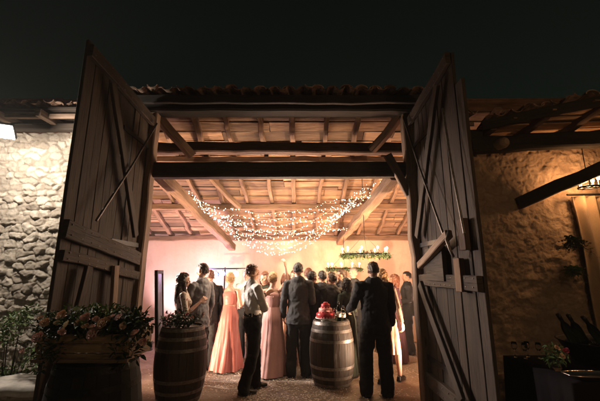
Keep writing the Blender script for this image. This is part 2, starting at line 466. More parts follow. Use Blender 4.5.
MB().beam((-2.15, YF+.08, 3.95), (-1.72, 5.15, 3.45), .11, .13, .01).build('brace', M['beam'], barn)
MB().beam((-2.06, 4.80, 3.06), (-1.66, 8.4, 2.26), .17, .17, .01).build('principal_beam', M['beam'], barn)
MB().beam((1.40, 4.80, 3.03), (1.00, 8.76, 2.42), .17, .17, .01).build('principal_beam', M['beam'], barn)
MB().beam((-1.75, 5.7, 3.45), (-1.2, 6.6, 2.9), .08, .09, .006).build('brace', M['beam'], barn)
# canal tiles
m_t, nt, b = mat('old_clay_tile')
g_ = N(nt, 'ShaderNodeNewGeometry'); ct = ramp(nt, g_.outputs['Random Per Island'], [(0,(.12,.075,.05)),(.5,(.30,.17,.11)),(1,(.42,.28,.2))])
ct = mixc(nt, ramp(nt, noise_t(nt, mapping(nt,'Object',(1,1,1)), 14, 7, .7), [(.45,(0,0,0)),(.62,(.85,.85,.85))]), ct, (.05,.05,.035))
nt.links.new(ct, b.inputs['Base Color']); b.inputs['Roughness'].default_value = .9; bump(nt, b, noise_t(nt, mapping(nt,'Object',(1,1,1)), 50, 6, .7), .8, .01); M['clay'] = m_t
def tiles(x0, x1, y, z, depth=.5, slope=.12, name='roof_tiles', parent=barn, step=.2, dydx=0, dzdx=0, flat=.62):
    yb, zb_ = y, z
    mb = MB(); n = int((x1-x0)/step)
    for i in range(n):
        x = x0 + (i+.5)*step + random.gauss(0, .006)
        y = yb + dydx*(x-x0); z = zb_ + dzdx*(x-x0)
        for up in (1, -1):
            r = .088 if up > 0 else .075; xx = x + (0 if up > 0 else step/2); zc = z + (0.0 if up > 0 else .05)
            dy = random.uniform(-.05, .05); dz = random.uniform(-.014, .014); yaw = random.gauss(0, .06)
            V = []; S = 8
            for k, (yy, rr) in enumerate(((y+dy, r), (y+dy+depth, r*.86))):
                for t in (0, .014):
                    for j in range(S+1):
                        a = math.pi*j/S
                        V.append((xx + math.cos(a)*(rr-t) + (yy-y)*yaw, yy, zc + dz + up*math.sin(a)*(rr-t)*flat + (yy-y)*slope))
            m_ = S+1; F = []
            for j in range(S):
                F += [(j, j+1, 2*m_+j+1, 2*m_+j), (m_+j+1, m_+j, 3*m_+j, 3*m_+j+1), (j+1, j, m_+j, m_+j+1), (2*m_+j, 2*m_+j+1, 3*m_+j+1, 3*m_+j)]
            mb.add(V, F)
    return smooth_angle(mb.build(name, M['clay'], parent), 50)
tiles(-2.85, 2.25, 4.30, 4.13)
MB().beam((-2.85, 4.40, 4.03), (2.25, 4.40, 4.03), .06, .12, .004).build('eaves_board', M['black'], barn)
mb = MB(); mb.box((-.3, 4.52, 4.09), (5.1, .22, .03)); mb.build('soffit', M['darkbeam'], barn)
tiles(-6.4, -2.55, 4.26, 3.88)
mb = MB(); mb.box((-4.45, 4.50, 3.84), (3.7, .44, .03)); mb.build('soffit', M['darkbeam'], barn)
MB().beam((-6.3, 4.36, 3.76), (-2.45, 4.36, 3.76), .06, .06, .004).build('eaves_board', M['post'], barn)
MB().beam((-6.3, 4.57, 3.68), (-2.45, 4.57, 3.68), .12, .10, .006).build('wall_plate', M['darkbeam'], barn)
for x in (-5.9,-5.3,-4.7,-4.1,-3.5,-2.9):
    MB().beam((x, 4.2, 3.735), (x, 4.72, 3.75), .08, .1, .003).build('rafter', M['post'], barn)

# door leaves, opened square to the front; X const, running Y 4.66 -> 3.1
def leaf(xc, inner, y0=4.62, y1=3.07, top=3.9, bot=.06, rails=(), braces=(), rods=(), blocks=(), short=0):
    """inner = +1 if the framed face looks towards +x"""
    mb = MB(); y = y1
    while y < y0 - .03:
        w = min(random.uniform(.13, .19), y0 - y); t = random.gauss(0, .004)
        zt = top + .08*(y0 - y)/1.5 + random.uniform(-.03, .02) - (.42 if y + w/2 < short else 0)
        mb.beam((xc - inner*.0 + t, y + w/2, bot + random.uniform(0, .04)), (xc + t + random.gauss(0,.004), y + w/2, zt), w - .008, .035, .0015, seg=10, up=(1, 0, 0), bev=.1)
        y += w
    d = mb.build('door', M['oldwood'], barn)
    for (ya, za, yb, zb, w, mt) in rails:
        rb = MB().beam((xc + inner*.052, ya, za), (xc + inner*.052, yb, zb), .055, w, .005); rb.mi = 1
        for q_ in np.linspace(.04, .96, 10):
            for h_ in (-.28, .28): rb.ell((xc + inner*.081, ya+(yb-ya)*q_+random.gauss(0,.01), za+(zb-za)*q_+h_*w), (.005,.008,.008), 8, 4)
        rb.build('rail', [M[mt], M['iron']], d)
    for (ya, za, yb, zb, w, mt) in braces:
        MB().beam((xc + inner*.10, ya, za), (xc + inner*.10, yb, zb), .04, w, .003).build('brace', M[mt], d)
    for (ya, za, yb, zb, off) in rods:
        MB().tube([(xc + inner*off, ya, za), (xc + inner*(off+.01), (ya+yb)/2, (za+zb)/2-.01), (xc + inner*off, yb, zb)], .013, 8).build('iron_rod', M['iron'], d, smooth=True)
    for (ya, za, hy, hz, mt, off) in blocks:
        bevel(MB().box((xc + inner*off, ya, za), (.05, hy, hz)).build('latch_block', M[mt], d))
    for z in (.6, 2.0, 3.4):
        mb = MB(); mb.box((xc + inner*.028, y0 - .35, z), (.012, .7, .055)); mb.tube([(xc, y0+.03, z-.06), (xc, y0+.03, z+.06)], .02, 8)
        mb.build('hinge_strap', M['darkiron'], d)
    return d
leaf(-2.20, 1, y1=3.09,
     rails=((4.6,3.80,3.1,3.89,.14,'oldwood'), (4.6,1.82,3.1,2.04,.17,'oldwood'), (4.6,1.60,3.1,1.80,.10,'oldwood'), (4.6,.35,3.1,.35,.16,'oldwood'),
            ),
     braces=((3.45,3.72,4.35,2.10,.10,'darkbeam'), (3.20,.45,3.45,1.7,.10,'oldwood'), (4.02,.40,3.95,1.72,.10,'post')),
     rods=((4.56,3.74,3.41,2.16,.14),), blocks=())
leaf(1.645, -1, top=3.92, y1=3.1, short=3.25, rails=((4.6,3.80,3.26,3.90,.14,'oldwood'), (4.6,1.55,3.1,1.55,.14,'oldwood'), (4.6,.35,3.1,.35,.16,'oldwood')),
     braces=((3.50,3.72,4.48,2.1,.11,'darkbeam'), (4.50,1.50,3.55,.45,.11,'darkbeam')),
     rods=((4.60,3.86,3.52,1.96,.14), (3.35,3.35,3.15,2.0,.12)),
     blocks=((3.26,2.00,.13,.30,'redbeam',.075),(3.42,1.62,.13,.32,'beam',.075),(4.0,1.74,.5,.38,'darkbeam',.075)))
dr = [o for o in barn.children if o.name.startswith('door') and 'post' not in o.name and 'jamb' not in o.name][-1]
MB().beam((1.53, 4.42, 1.73), (1.50, 3.42, 2.02), .07, .085, .004).build('latch_bar', M['post'], dr)
MB().tube([(1.5, 3.42, 2.05), (1.46, 3.40, 1.96), (1.47, 3.36, 1.86), (1.5, 3.37, 1.80)], .014, 8).build('latch_hook', M['iron'], dr, smooth=True)

# ------------------------------------------------------------------ right porch
porch = empty('porch_roof', (4.2, 4.4, 3.4), 'dark timber and tile porch roof jutting over the ochre rubble wall', 'porch roof')
MB().beam((2.36, 4.46, 3.36), (5.6, 4.10, 3.42), .16, .21, .008).build('wall_plate', M['black'], porch)
for i, x in enumerate((2.55, 3.10, 3.68, 4.25, 4.8)):
    MB().beam((x-.02, 4.70, 3.50), (x+.05, 4.30-.42*(x-2.45), 3.55+.09*(x-2.45)), .09, .09, .006).build('rafter', M['redbeam'], porch)
MB().beam((3.08, 4.70, 2.60), (4.45, 3.75, 3.20), .11, .16, .008).build('strut', M['black'], porch)
mb = MB()
for k in range(8):
    y = 4.66 - k*.165; xa = max(2.45, 2.45 + (4.30 - y)/.42)
    if xa < 4.5: mb.beam((xa, y, 3.575 + (.09*(xa-2.45) if k > 2 else 0)), (4.6, y, 3.60 + k*.022), .155, .02, .001, seg=2)
mb.build('roof_boards', M['board'], porch)
MB().beam((2.45, 4.26, 3.575), (4.6, 3.38, 3.77), .035, .13, .004).build('fascia', M['black'], porch)
tiles(2.45, 4.6, 4.22, 3.66, depth=1.0, slope=-.10, parent=porch, dydx=-.42, dzdx=.09)
MB().beam((1.86, 4.44, 3.50), (2.50, 4.44, 3.50), .16, .14, .008).build('eaves_beam', M['black'], porch)
MB().beam((1.90, 4.40, 3.64), (2.40, 4.38, 3.645), .03, .05, .003).build('eaves_board', M['post'], porch)
MB().tube([(2.66, 4.46, 3.34), (2.70, 4.26, 3.33)], .075, 12).build('log_end', M['post'], porch)
tiles(1.95, 2.5, 4.28, 3.76, parent=porch)

# ------------------------------------------------------------------ person builder
_tmp = {}
def bake(mb, voxel=None, smooth=0, disp=None, name='m', mats=()):
    me = mb.mesh(name, list(mats) or [None]) if mats else mb.mesh(name, [M['white']])
    o = bpy.data.objects.new('tmp', me); COL.objects.link(o)
    if voxel:
        r = o.modifiers.new('r', 'REMESH'); r.mode = 'VOXEL'; r.voxel_size = voxel; r.use_smooth_shade = True
    if smooth:
        s_ = o.modifiers.new('s', 'SMOOTH'); s_.iterations = smooth; s_.factor = .5
    for i, (sc_, st) in enumerate(disp or ()):
        tx = bpy.data.textures.new('t', 'CLOUDS'); tx.noise_scale = sc_; tx.noise_depth = 2
        d = o.modifiers.new('d', 'DISPLACE'); d.texture = tx; d.strength = st; d.mid_level = .5 if name == 'hair' else .36; d.texture_coords = 'LOCAL'
    dg = bpy.context.evaluated_depsgraph_get(); dg.update()
    res = bpy.data.meshes.new_from_object(o.evaluated_get(dg)); res.name = name
    bpy.data.objects.remove(o)
    res.polygons.foreach_set('use_smooth', [True]*len(res.polygons))
    return res

SK = {'fair': skin_m('skin_fair', (.62,.40,.30)), 'tan': skin_m('skin_tan', (.46,.27,.18))}
M['eyew'] = plain('eye_white', (.6,.58,.55), .3); M['iris'] = plain('eye_iris', (.04,.025,.02), .2); M['lip'] = plain('lips', (.38,.13,.11), .45)
HAIR = {}
def hair_m(name, col):
    if name in HAIR: return HAIR[name]
    m, nt, b = mat('hair_'+name)
    n = noise_t(nt, mapping(nt, 'Object', (70, 70, 6)), 1, 4, .7)
    c = ramp(nt, n, [(.3, tuple(x*.5 for x in col)), (.7, tuple(min(1, x*1.3) for x in col))])
    nt.links.new(c, b.inputs['Base Color']); b.inputs['Roughness'].default_value = .45; bump(nt, b, n, .8, .006)
    HAIR[name] = m; return m
for n_, c_ in (('black',(.012,.009,.008)),('brown',(.05,.028,.016)),('blond',(.42,.27,.13)),('auburn',(.14,.05,.025)),('grey',(.25,.22,.2))): hair_m(n_, c_)

ARMS = {
 'down': ((.235,-.03,1.14),(.245,.05,.90)),
 'front': ((.235,.0,1.13),(.12,.25,1.10)),
 'drink': ((.225,.06,1.13),(.13,.27,1.30)),
 'hug': ((.27,.20,1.32),(.14,.42,1.36)),
 'raise': ((.26,.06,1.62),(.22,.06,1.87)),
 'cross': ((.22,.10,1.12),(-.05,.22,1.18)),
 'out': ((.29,.06,1.16),(.30,.28,1.07)),
 'wide': ((.40,.10,1.36),(.58,.28,1.36)),
}
def person(label, x, y, yaw, H=1.75, sex='m', skin='fair', hair='brown', hairstyle='short', arms=('down','down'), feet=((.10,0),(.10,0)),
           lean=0., head=(0, 0), outfit='suit', mats=None, group=None, hem=.84, neckline=0, bare_arms=False, lo=False, build_=1.0, sway=0., low=None):
    """local frame: facing +Y, right hand +X.  yaw 0 = back to the camera"""
    k = H/1.75; bw = build_
    fem = sex == 'f'; sh = .165 if fem else .19
    def P(p):   # lean / sway the upper body
        x_, y_, z_ = p; t = max(0, z_-.95)
        return Vector((x_ + sway*t, y_ + lean*t, z_ - abs(lean)*lean*t*.5))
    hr = Matrix.Rotation(R(head[0]), 3, 'Z') @ Matrix.Rotation(R(head[1]), 3, 'X'); hc = Vector((0, 0, 1.50))
    def Hd(p): return P((0,0,1.5)) + hr @ (Vector(p) - hc)
    def arm(side, key):
        e, w = ARMS[key] if isinstance(key, str) else key
        e = (side*e[0], e[1], e[2]); w = (side*w[0], w[1], w[2])
        s0 = (side*sh*bw, 0, 1.425); 
        if e[2] > 1.5: s0 = (side*sh*bw, 0, 1.45)
        return P(s0), P(e), P(w)
    def leg(side, ft):
        hip = Vector((side*.09, 0, .92)); an = Vector((side*ft[0], ft[1], .085)); d = an - hip
        kn = hip + d*.49 + Vector((side*.01, .035 + abs(ft[1])*.12, .0)); return hip, kn, an
    # ---- body
    mb = MB()
    hipw = .165 if fem else .155; wa = .118 if fem else .138; ch = .14 if fem else .16
    tor = [(0,0,.86,hipw*.92,.105),(0,-.005,.95,hipw,.115),(0,0,1.05,(hipw+wa)/2,.10),(0,.005,1.13,wa,.09),(0,.01,1.24,ch*.95,.105),(0,.005,1.34,ch,.11),(0,-.005,1.41,ch*.95,.088),(0,-.012,1.455,.10,.07),(0,-.01,1.49,.058,.058)]
    mb.tube([P(t[:3]) for t in tor], [(t[3]*bw, t[4]*bw) for t in tor], 20)
    if fem:
        for s_ in (-1, 1): mb.ell(P((s_*.068, .085, 1.29)), (.06,.055,.06), 12, 8)
    nk = .05 if fem else .06
    mb.tube([P((0,-.012,1.44)), P((0,-.005,1.50)), Hd((0,.0,1.56))], [nk*1.25, nk, nk], 14)
    mb.ell(Hd((0,-.006,1.655)), (.074,.094,.098), 20, 14, hr); mb.ell(Hd((0,.022,1.585)), (.054,.064,.062), 16, 10, hr)
    mb.ell(Hd((0,.058,1.553)), (.026,.022,.018), 10, 6, hr)
    mb.tube([Hd((0,.082,1.648)), Hd((0,.097,1.612))], [.010,.014], 8)
    mb.ell(Hd((0,.078,1.668)), (.05,.014,.012), 10, 6, hr); 
    for s_ in (-1,1):
        mb.ell(Hd((s_*.077,-.006,1.625)), (.010,.02,.031), 8, 6, hr); mb.ell(Hd((s_*.038,.06,1.608)), (.022,.022,.022), 8, 6, hr)
    hands = []
    for s_, key, ft in ((-1, arms[0], feet[0]), (1, arms[1], feet[1])):
        S_, E_, W_ = arm(s_, key); a = (.043 if fem else .052)*bw
        mb.tube([S_ + (P((0,0,1.4))-S_)*.25, S_, S_+(E_-S_)*.45, E_, E_+(W_-E_)*.3, W_], [a*1.05, a*1.05, a*.95, a*.76, a*.76, a*.50], 12)
        d = (W_ - E_).normalized(); inw = Vector((-s_, .25, 0)); nrm = (inw - d*inw.dot(d)).normalized(); sd = d.cross(nrm)
        if sd.y < 0 or (abs(sd.y) < .3 and sd.z < 0): sd = -sd
        c0 = W_; c1 = W_ + d*.085
        mb.tube([c0 - d*.01, c0 + d*.03, c1], [(.024,.017),(.037,.014),(.039,.012)], 12, side=sd)
        for j, (o_, L) in enumerate(((.030,.070),(.010,.078),(-.011,.073),(-.031,.058))):
            b0 = c1 + sd*o_ - d*.008; b1 = b0 + d*L*.5 + nrm*.008*(1+j*.3) + sd*o_*.12; b2 = b1 + d*L*.36 + nrm*.026*(1+j*.15) + sd*o_*.08
            mb.tube([b0, b1, b2], [.0098,.0088,.0075], 8)
        t0 = c0 + d*.018 + sd*.026; t1 = t0 + d*.032 + sd*.026 + nrm*.008; t2 = t1 + d*.03 + sd*.006 + nrm*.01
        mb.tube([t0, t1, t2], [.0125,.0105,.009], 8)
        hands.append((c1 + nrm*.03, d, nrm))
        h_, k_, a_ = leg(s_, ft); q = 1.0*bw
        mb.tube([h_, h_+(k_-h_)*.4, k_, k_+(a_-k_)*.35, a_], [.088*q,.076*q,.054*q,.054*q,.036], 14)
        fr = Vector((0,1,0))
        mb.tube([a_ + Vector((0,-.03,-.045)), a_ + Vector((0,.06,-.045)), a_ + Vector((0,.14,-.062))], [(.033,.032),(.040,.03),(.036,.02)], 10)
    body = bake(mb, .0055 if not lo else .008, 2, name='person', mats=[SK[skin], M['eyew'], M['iris'], M['lip']])
    body.polygons.foreach_set('material_index', [0]*len(body.polygons))
    o = bpy.data.objects.new('person', body)
    # eyes and lips joined into the body mesh
    eb = MB()
    for s_ in (-1,1):
        eb.mi = 1; eb.ell(Hd((s_*.030,.083,1.640)), (.013,.009,.008), 10, 6, hr); eb.mi = 2; eb.ell(Hd((s_*.030,.090,1.640)), (.006,.004,.006), 8, 6, hr)
        eb.mi = 2; eb.tube([Hd((s_*.014,.089,1.662)), Hd((s_*.034,.088,1.667)), Hd((s_*.048,.076,1.660))], .004, 6)
    eb.mi = 3; eb.tube([Hd((-.022,.078,1.577)), Hd((0,.088,1.579)), Hd((.022,.078,1.577))], [(.004,.004),(.008,.007),(.004,.004)], 8)
    em = eb.mesh('e', [SK[skin], M['eyew'], M['iris'], M['lip']], True)
    import bmesh
    bm = bmesh.new(); bm.from_mesh(body); bm.from_mesh(em); bm.to_mesh(body); bm.free()
    body.materials.clear()
    for mm in (SK[skin], M['eyew'], M['iris'], M['lip']): body.materials.append(mm)
    COL.objects.link(o); o.location = (x, y, 0); o.rotation_euler = (0, 0, yaw); o.scale = (k, k, k)
    tag(o, label, 'person', group)
    def child(name, mesh): 
        c = bpy.data.objects.new(name, mesh); COL.objects.link(c); c.parent = o; return c
    # ---- hair
    if hairstyle != 'bald':
        hb = MB(); V = []; F = []; sg, rg = 40, 26
        for i in range(rg+1):
            a = math.pi*i/rg
            for j in range(sg):
                q = 2*math.pi*j/sg; d = Vector((math.sin(a)*math.cos(q), math.sin(a)*math.sin(q), math.cos(a)))
                hl = .50 + .12*mnoise.noise(Vector((d.x*4, 0, 1)))
                face = d.y > .25 - .25*max(0, d.z) and d.z < hl
                side_low = (d.z < -.12) and d.y > -.35
                nape = d.z < (-.55 if hairstyle == 'short' else -.8)
                r_ = 1.0 + .05*mnoise.noise(Vector((d.x*5, d.y*5, d.z*3 + x))) + .02*mnoise.noise(Vector((d.x*18, d.y*18, d.z*5)))
                if face or side_low or nape: r_ = .80
                vol = 1.0 if hairstyle == 'short' else 1.07
                V.append(Hd(Vector((0,-.010,1.660)) + Vector((d.x*.084*vol, d.y*.106*vol, d.z*.106*vol))*r_))
        for i in range(rg):
            for j in range(sg):
                kk = (j+1) % sg; F.append((i*sg+j, (i+1)*sg+j, (i+1)*sg+kk, i*sg+kk))
        hb.add(V, F)
        if hairstyle == 'long':
            hb.tube([Hd((0,-.045,1.66)), Hd((0,-.075,1.56)), P((0,-.085,1.46)), P((0,-.09,1.34)), P((0,-.085,1.24))], [(.075,.055),(.088,.05),(.095,.042),(.085,.035),(.04,.02)], 16)
            for s_ in (-1,1): hb.tube([Hd((s_*.07,-.01,1.68)), Hd((s_*.088,.0,1.60)), P((s_*.095,.02,1.48)), P((s_*.085,.055,1.36))], [(.02,.04),(.02,.04),(.022,.034),(.008,.01)], 10)
        if hairstyle == 'bob':
            hb.tube([Hd((0,-.04,1.66)), Hd((0,-.06,1.58)), Hd((0,-.06,1.51))], [(.08,.06),(.09,.052),(.075,.04)], 16)
            for s_ in (-1,1): hb.tube([Hd((s_*.07,-.01,1.68)), Hd((s_*.086,.0,1.60)), Hd((s_*.08,.01,1.53))], [(.02,.042),(.022,.042),(.012,.025)], 10)
        if hairstyle == 'bun':
            hb.ell(Hd((0,-.105,1.655)), (.05,.045,.05), 14, 10, hr)
        hm = bake(hb, .0055, 1, ((.011, .010), (.03, .016), (.08, .02)), 'hair')
        sb = MB(); nv = len(hm.vertices); hm.update()
        for _ in range(260):
            v_ = hm.vertices[random.randrange(nv)]
            lp = v_.co - Hd((0,0,1.66))
            if lp.y > .07 and lp.z < .05: continue
            nn = v_.normal; dn = Vector((random.gauss(0,.35), random.gauss(-.15,.35), -1 if hairstyle != 'bun' else random.gauss(0,.6)))
            tg = (dn - nn*dn.dot(nn)).normalized(); sd_ = tg.cross(nn)*.0022; L_ = random.uniform(.02,.05)
            p0 = v_.co - nn*.002; p1 = p0 + tg*L_*.5 + nn*.006; p2 = p0 + tg*L_ + nn*random.uniform(.0,.010)
            sb.add([p0-sd_, p0+sd_, p1+sd_, p1-sd_, p2], [(0,1,2,3),(3,2,4)])
        sm_ = sb.mesh('s', HAIR[hair], True); bm = bmesh.new(); bm.from_mesh(hm); bm.from_mesh(sm_); bm.to_mesh(hm); bm.free(); hm.materials.clear(); hm.materials.append(HAIR[hair]); child('hair', hm)
    # ---- clothes
    mt = mats or {}
    def torso_cloth(nm, m_, z0, z1, g, sleeves, disp=((.035,.008),(.08,.014),(.16,.026)), flare=0, collar=True, swid=.062, slen=1.0, vox=.009):
        c = MB(); T = []
        for t in tor:
            if z0 - .02 <= t[2] <= z1: T.append(((t[0],t[1],t[2]), (t[3]*bw+g, t[4]*bw+g)))
        if z0 < .84: 
            T = [t for t in T if t[0][2] > .94]
            T.insert(0, ((0,-.005,z0-.06), (hipw*bw+g+.010+flare, .116*bw+g+.006+flare)))
        c.tube([P(t[0]) for t in T], [t[1] for t in T], 24, cap=True)
        if fem:
            for s_ in (-1,1): c.ell(P((s_*.068,.088,1.29)), (.066,.06,.064), 12, 8)
        if sleeves:
            for s_, key in ((-1, arms[0]), (1, arms[1])):
                S_, E_, W_ = arm(s_, key); a = swid*bw
                pts = [S_ + (P((0,0,1.4))-S_)*.35, S_, S_+(E_-S_)*.5, E_]; rr = [a*1.08, a*1.04, a*.93, a*.84]
                if slen > .5: pts += [E_+(W_-E_)*.5, E_+(W_-E_)*(.94*slen)]; rr += [a*.80, a*.68]
                c.tube(pts, rr, 14)
        if collar:
            c.tube([P((0,-.014,1.45)), P((0,-.012,1.485))], [(.085,.08),(.072,.072)], 16)
        me = bake(c, vox, 2, disp, nm); me.materials.clear(); me.materials.append(m_)
        if z0 < .99:
            bm = bmesh.new(); bm.from_mesh(me); bmesh.ops.bisect_plane(bm, geom=bm.verts[:]+bm.edges[:]+bm.faces[:], plane_co=(0,0,z0), plane_no=(0,0,1), clear_inner=True)
            low_ = [v for v in bm.verts if False]; bm.to_mesh(me); bm.free()
        return child(nm, me)
    def legs_cloth(nm, m_, slim=1.0):
        c = MB(); c.tube([(0,0,.86), (0,-.003,.95), P((0,0,1.03))], [(hipw*bw*.95+.012,.118*bw+.006),(hipw*bw+.012,.122*bw+.006),(hipw*.93*bw+.012,.105*bw+.01)], 20)
        for s_, ft in ((-1, feet[0]), (1, feet[1])):
            h_, k_, a_ = leg(s_, ft); q = bw*slim
            c.tube([h_+Vector((0,0,-.02)), h_+(k_-h_)*.4, k_, k_+(a_-k_)*.5, a_+Vector((0,-.005,.0)), a_+Vector((0,.012,-.045))], [.100*q,.092*q,.078*q,.076*q,.074*q,.072*q], 16)
        me = bake(c, .010, 2, ((.035,.008),(.08,.014),(.16,.026)), nm); me.materials.clear(); me.materials.append(m_); return child(nm, me)
    def shoes(m_, heel=False):
        for s_, ft in ((-1, feet[0]), (1, feet[1])):
            a_ = leg(s_, ft)[2]; c = MB()
            c.tube([a_+Vector((0,-.045,-.042)), a_+Vector((0,.03,-.038)), a_+Vector((0,.10,-.052)), a_+Vector((0,.175,-.062))], [(.037,.040),(.042,.042),(.046,.030),(.034,.020)], 12)
            c.box(a_+Vector((0,.06,-.077)), (.08,.24,.014)); c.box(a_+Vector((0,-.045,-.07)), (.065,.07,.03))
            me = bake(c, .007, 1, None, 'shoe'); me.materials.clear(); me.materials.append(m_); child('shoe', me)
    def skirt(nm, m_, ztop, zhem, r0, r1, nf=11, amp=.035, train=0., slit=0):
        c = MB(); sg = 96; V = []; F = []; nr = 26; ph = random.uniform(0, 6)
        for i in range(nr+1):
            t = i/nr; z = ztop + (zhem-ztop)*t; rr = r0 + (r1-r0)*(t**.75); hipb = math.exp(-((z-.95)/.1)**2)*.018
            cx = (feet[0][1]+feet[1][1])*.0
            for j in range(sg):
                q = 2*math.pi*j/sg
                f_ = amp*(t**1.1)*2.6*(mnoise.noise(Vector((math.cos(q)*2.6, math.sin(q)*2.6, ph + t*.8))) + .7*mnoise.noise(Vector((math.cos(q)*6, math.sin(q)*6, ph + t*1.3))) + .25*math.sin(nf*q + ph + 1.2*math.sin(2*q) + t*1.2)) + .008*mnoise.noise(Vector((q*3, t*9, ph)))
                r_ = rr + hipb + f_; yy = math.sin(q)*r_*.82
                tr = train*t*t*max(0, -math.sin(q))
                p = P((math.cos(q)*r_, yy - tr, z)); V.append(p)
        for i in range(nr):
            for j in range(sg):
                kk = (j+1) % sg; F.append((i*sg+j, i*sg+kk, (i+1)*sg+kk, (i+1)*sg+j))
        c.add(V, F); me = c.mesh(nm, m_, True); me.polygons.foreach_set('use_smooth', [True]*len(me.polygons)); return me
    if outfit in ('suit', 'shirt'):
        legs_cloth('trousers', mt['low']); shoes(mt.get('shoe', M['shoe']))
        if outfit == 'suit':
            torso_cloth('jacket', mt['top'], hem if hem < .84 else .80, 1.47, .024, True)
            c = MB(); c.tube([P((0,-.012,1.475)), P((0,-.008,1.518))], [(.070,.068),(.062,.062)], 16); c.build('shirt_collar', M['shirtwhite'], o, world=False, smooth=True)
        else:
            torso_cloth('shirt', mt['top'], .975, 1.47, .014, True, ((.05,.014),(.12,.022)), swid=.060, slen=.8 if low else 1)
            c = MB(); c.tube([P((0,-.004,.985)), P((0,-.004,1.015))], [((hipw*.93)*bw+.026,.106*bw+.026)]*2, 24, cap=False); c.build('belt', M['shoe'], o, world=False, smooth=True)
    if outfit == 'dress':
        d = torso_cloth('dress', mt['top'], .93, 1.36 if not mt.get('sleeve') else 1.46, .010, bool(mt.get('sleeve')), ((.05,.006),), collar=False, slen=mt.get('slen', 1), swid=.052, vox=.008)
        sk = skirt('skirt', mt['top'], 1.14, mt.get('zhem', .02), wa+.014, mt.get('r1', .30), amp=mt.get('amp', .03), train=mt.get('train', 0))
        bm = bmesh.new(); bm.from_mesh(d.data); bm.from_mesh(sk); bm.to_mesh(d.data); bm.free()
        for p in d.data.polygons: p.use_smooth = True; p.material_index = 0
        if mt.get('straps'):
            c = MB()
            for s_ in (-1,1): c.tube([P((s_*.07,.105,1.35)), P((s_*.085,.05,1.455)), P((s_*.075,-.07,1.40)), P((s_*.06,-.105,1.32))], .007, 6)
            c.build('dress_strap', mt['top'], o, world=False, smooth=True)
        if mt.get('sash'):
            c = MB(); c.tube([P((0,.004,1.10)), P((0,.005,1.16))], [(wa*bw+.024,.108*bw)]*2, 24, cap=False); c.build('sash', mt['sash'], o, world=False, smooth=True)
        shoes(mt.get('shoe', M['shoe']))
    Mw = Matrix.Translation((x, y, 0)) @ Matrix.Rotation(yaw, 4, 'Z') @ Matrix.Scale(k, 4)
    return o, [Mw @ h[0] for h in hands]

M['darkcloth'].node_tree.nodes['Principled BSDF'].inputs['Specular IOR Level'].default_value = .1
M['shoe'] = plain('black_leather', (.012,.011,.010), .3)
M['shirtwhite'] = cloth('white_shirt_cloth', (.74,.73,.70), .8)
M['greysuit'] = cloth('grey_suit_wool', (.055,.058,.062)); M['lightgrey'] = cloth('light_grey_suit', (.17,.17,.18), .6)
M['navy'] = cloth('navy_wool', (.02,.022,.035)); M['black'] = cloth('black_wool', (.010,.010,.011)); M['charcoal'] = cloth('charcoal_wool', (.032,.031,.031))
M['salmon'] = cloth('salmon_satin', (.58,.20,.165), .4, 60, .4, .06); M['pink'] = cloth('pale_pink_satin', (.75,.42,.38), .4, 60, .4, .06)
M['peach'] = cloth('peach_chiffon', (.62,.34,.24), .5, 60, .3, .08); M['beige'] = cloth('beige_lace', (.33,.20,.12), .6, 90, .3, .2)
M['olive'] = cloth('dark_green_dress_cloth', (.03,.04,.025)); M['plum'] = cloth('plum_cloth', (.06,.02,.03))
M['yellowsh'] = plain('gold_shoe', (.7,.5,.15), .4)
m_, nt, b = mat('floral_print')
vo = N(nt, 'ShaderNodeTexVoronoi'); vo.inputs['Scale'].default_value = 26; nt.links.new(mapping(nt, 'Object', (1,1,1)), vo.inputs['Vector'])
nt.links.new(mixc(nt, ramp(nt, vo.outputs['Distance'], [(.25,(1,1,1)),(.45,(0,0,0))]), (.62,.52,.44), ramp(nt, noise_t(nt, mapping(nt,'Object',(1,1,1)), 9, 2), [(.4,(.35,.08,.12)),(.6,(.12,.16,.08))])), b.inputs['Base Color'])
b.inputs['Roughness'].default_value = .7; M['floral'] = m_
import bmesh

BK = R(0)
G1 = 'guests crowding inside the barn'
# left group
person('woman with long dark hair in a floral dress, facing right behind the left barrel', -1.78, 5.35, R(-70), 1.63, 'f', 'fair', 'brown', 'long', ('front','drink'), outfit='dress', mats=dict(top=M['floral'], sleeve=1, slen=.4, r1=.26), group=G1)
person('slim man in a light grey suit, turned left towards the woman in the floral dress', -1.60, 5.62, R(62), 1.78, 'm', 'fair', 'brown', 'short', ('drink','down'), outfit='suit', mats=dict(top=M['lightgrey'], low=M['charcoal']), group=G1, head=(10,0), lean=-.03)
person('man in a black suit standing just behind the light grey suit', -1.64, 6.35, R(20), 1.68, 'm', 'fair', 'auburn', 'short', ('front','down'), outfit='suit', mats=dict(top=M['black'], low=M['black']), group=G1)
person('woman in a floor length salmon dress with blond hair, seen from behind', -1.27, 6.40, R(-14), 1.63, 'f', 'fair', 'blond', 'bun', ('down','front'), outfit='dress', mats=dict(top=M['salmon'], r1=.27, straps=1, train=.12, amp=.026, sash=M['peach']), group=G1)
_, hw = person('man in a white shirt and black trousers, striding and holding a glass', -.70, 5.28, R(-62), 1.76, 'm', 'tan', 'auburn', 'shaved' if False else 'short', ('drink','cross'), feet=((.10,.10),(.10,-.14)), outfit='shirt', mats=dict(top=M['shirtwhite'], low=M['black']), group=G1, low=1, lean=-.03)
person('auburn haired guest in a dark green dress, half hidden behind the white shirt', -.66, 6.5, R(150), 1.64, 'f', 'fair', 'auburn', 'bob', ('front','front'), outfit='dress', mats=dict(top=M['olive'], sleeve=1, slen=.4, r1=.2), group=G1)
person('blond woman in a long pale pink gown with one hand raised', -.47, 6.08, R(-20), 1.64, 'f', 'fair', 'blond', 'bun', ('front','raise'), outfit='dress', mats=dict(top=M['pink'], r1=.26, straps=1, train=.1, amp=.024), group=G1)
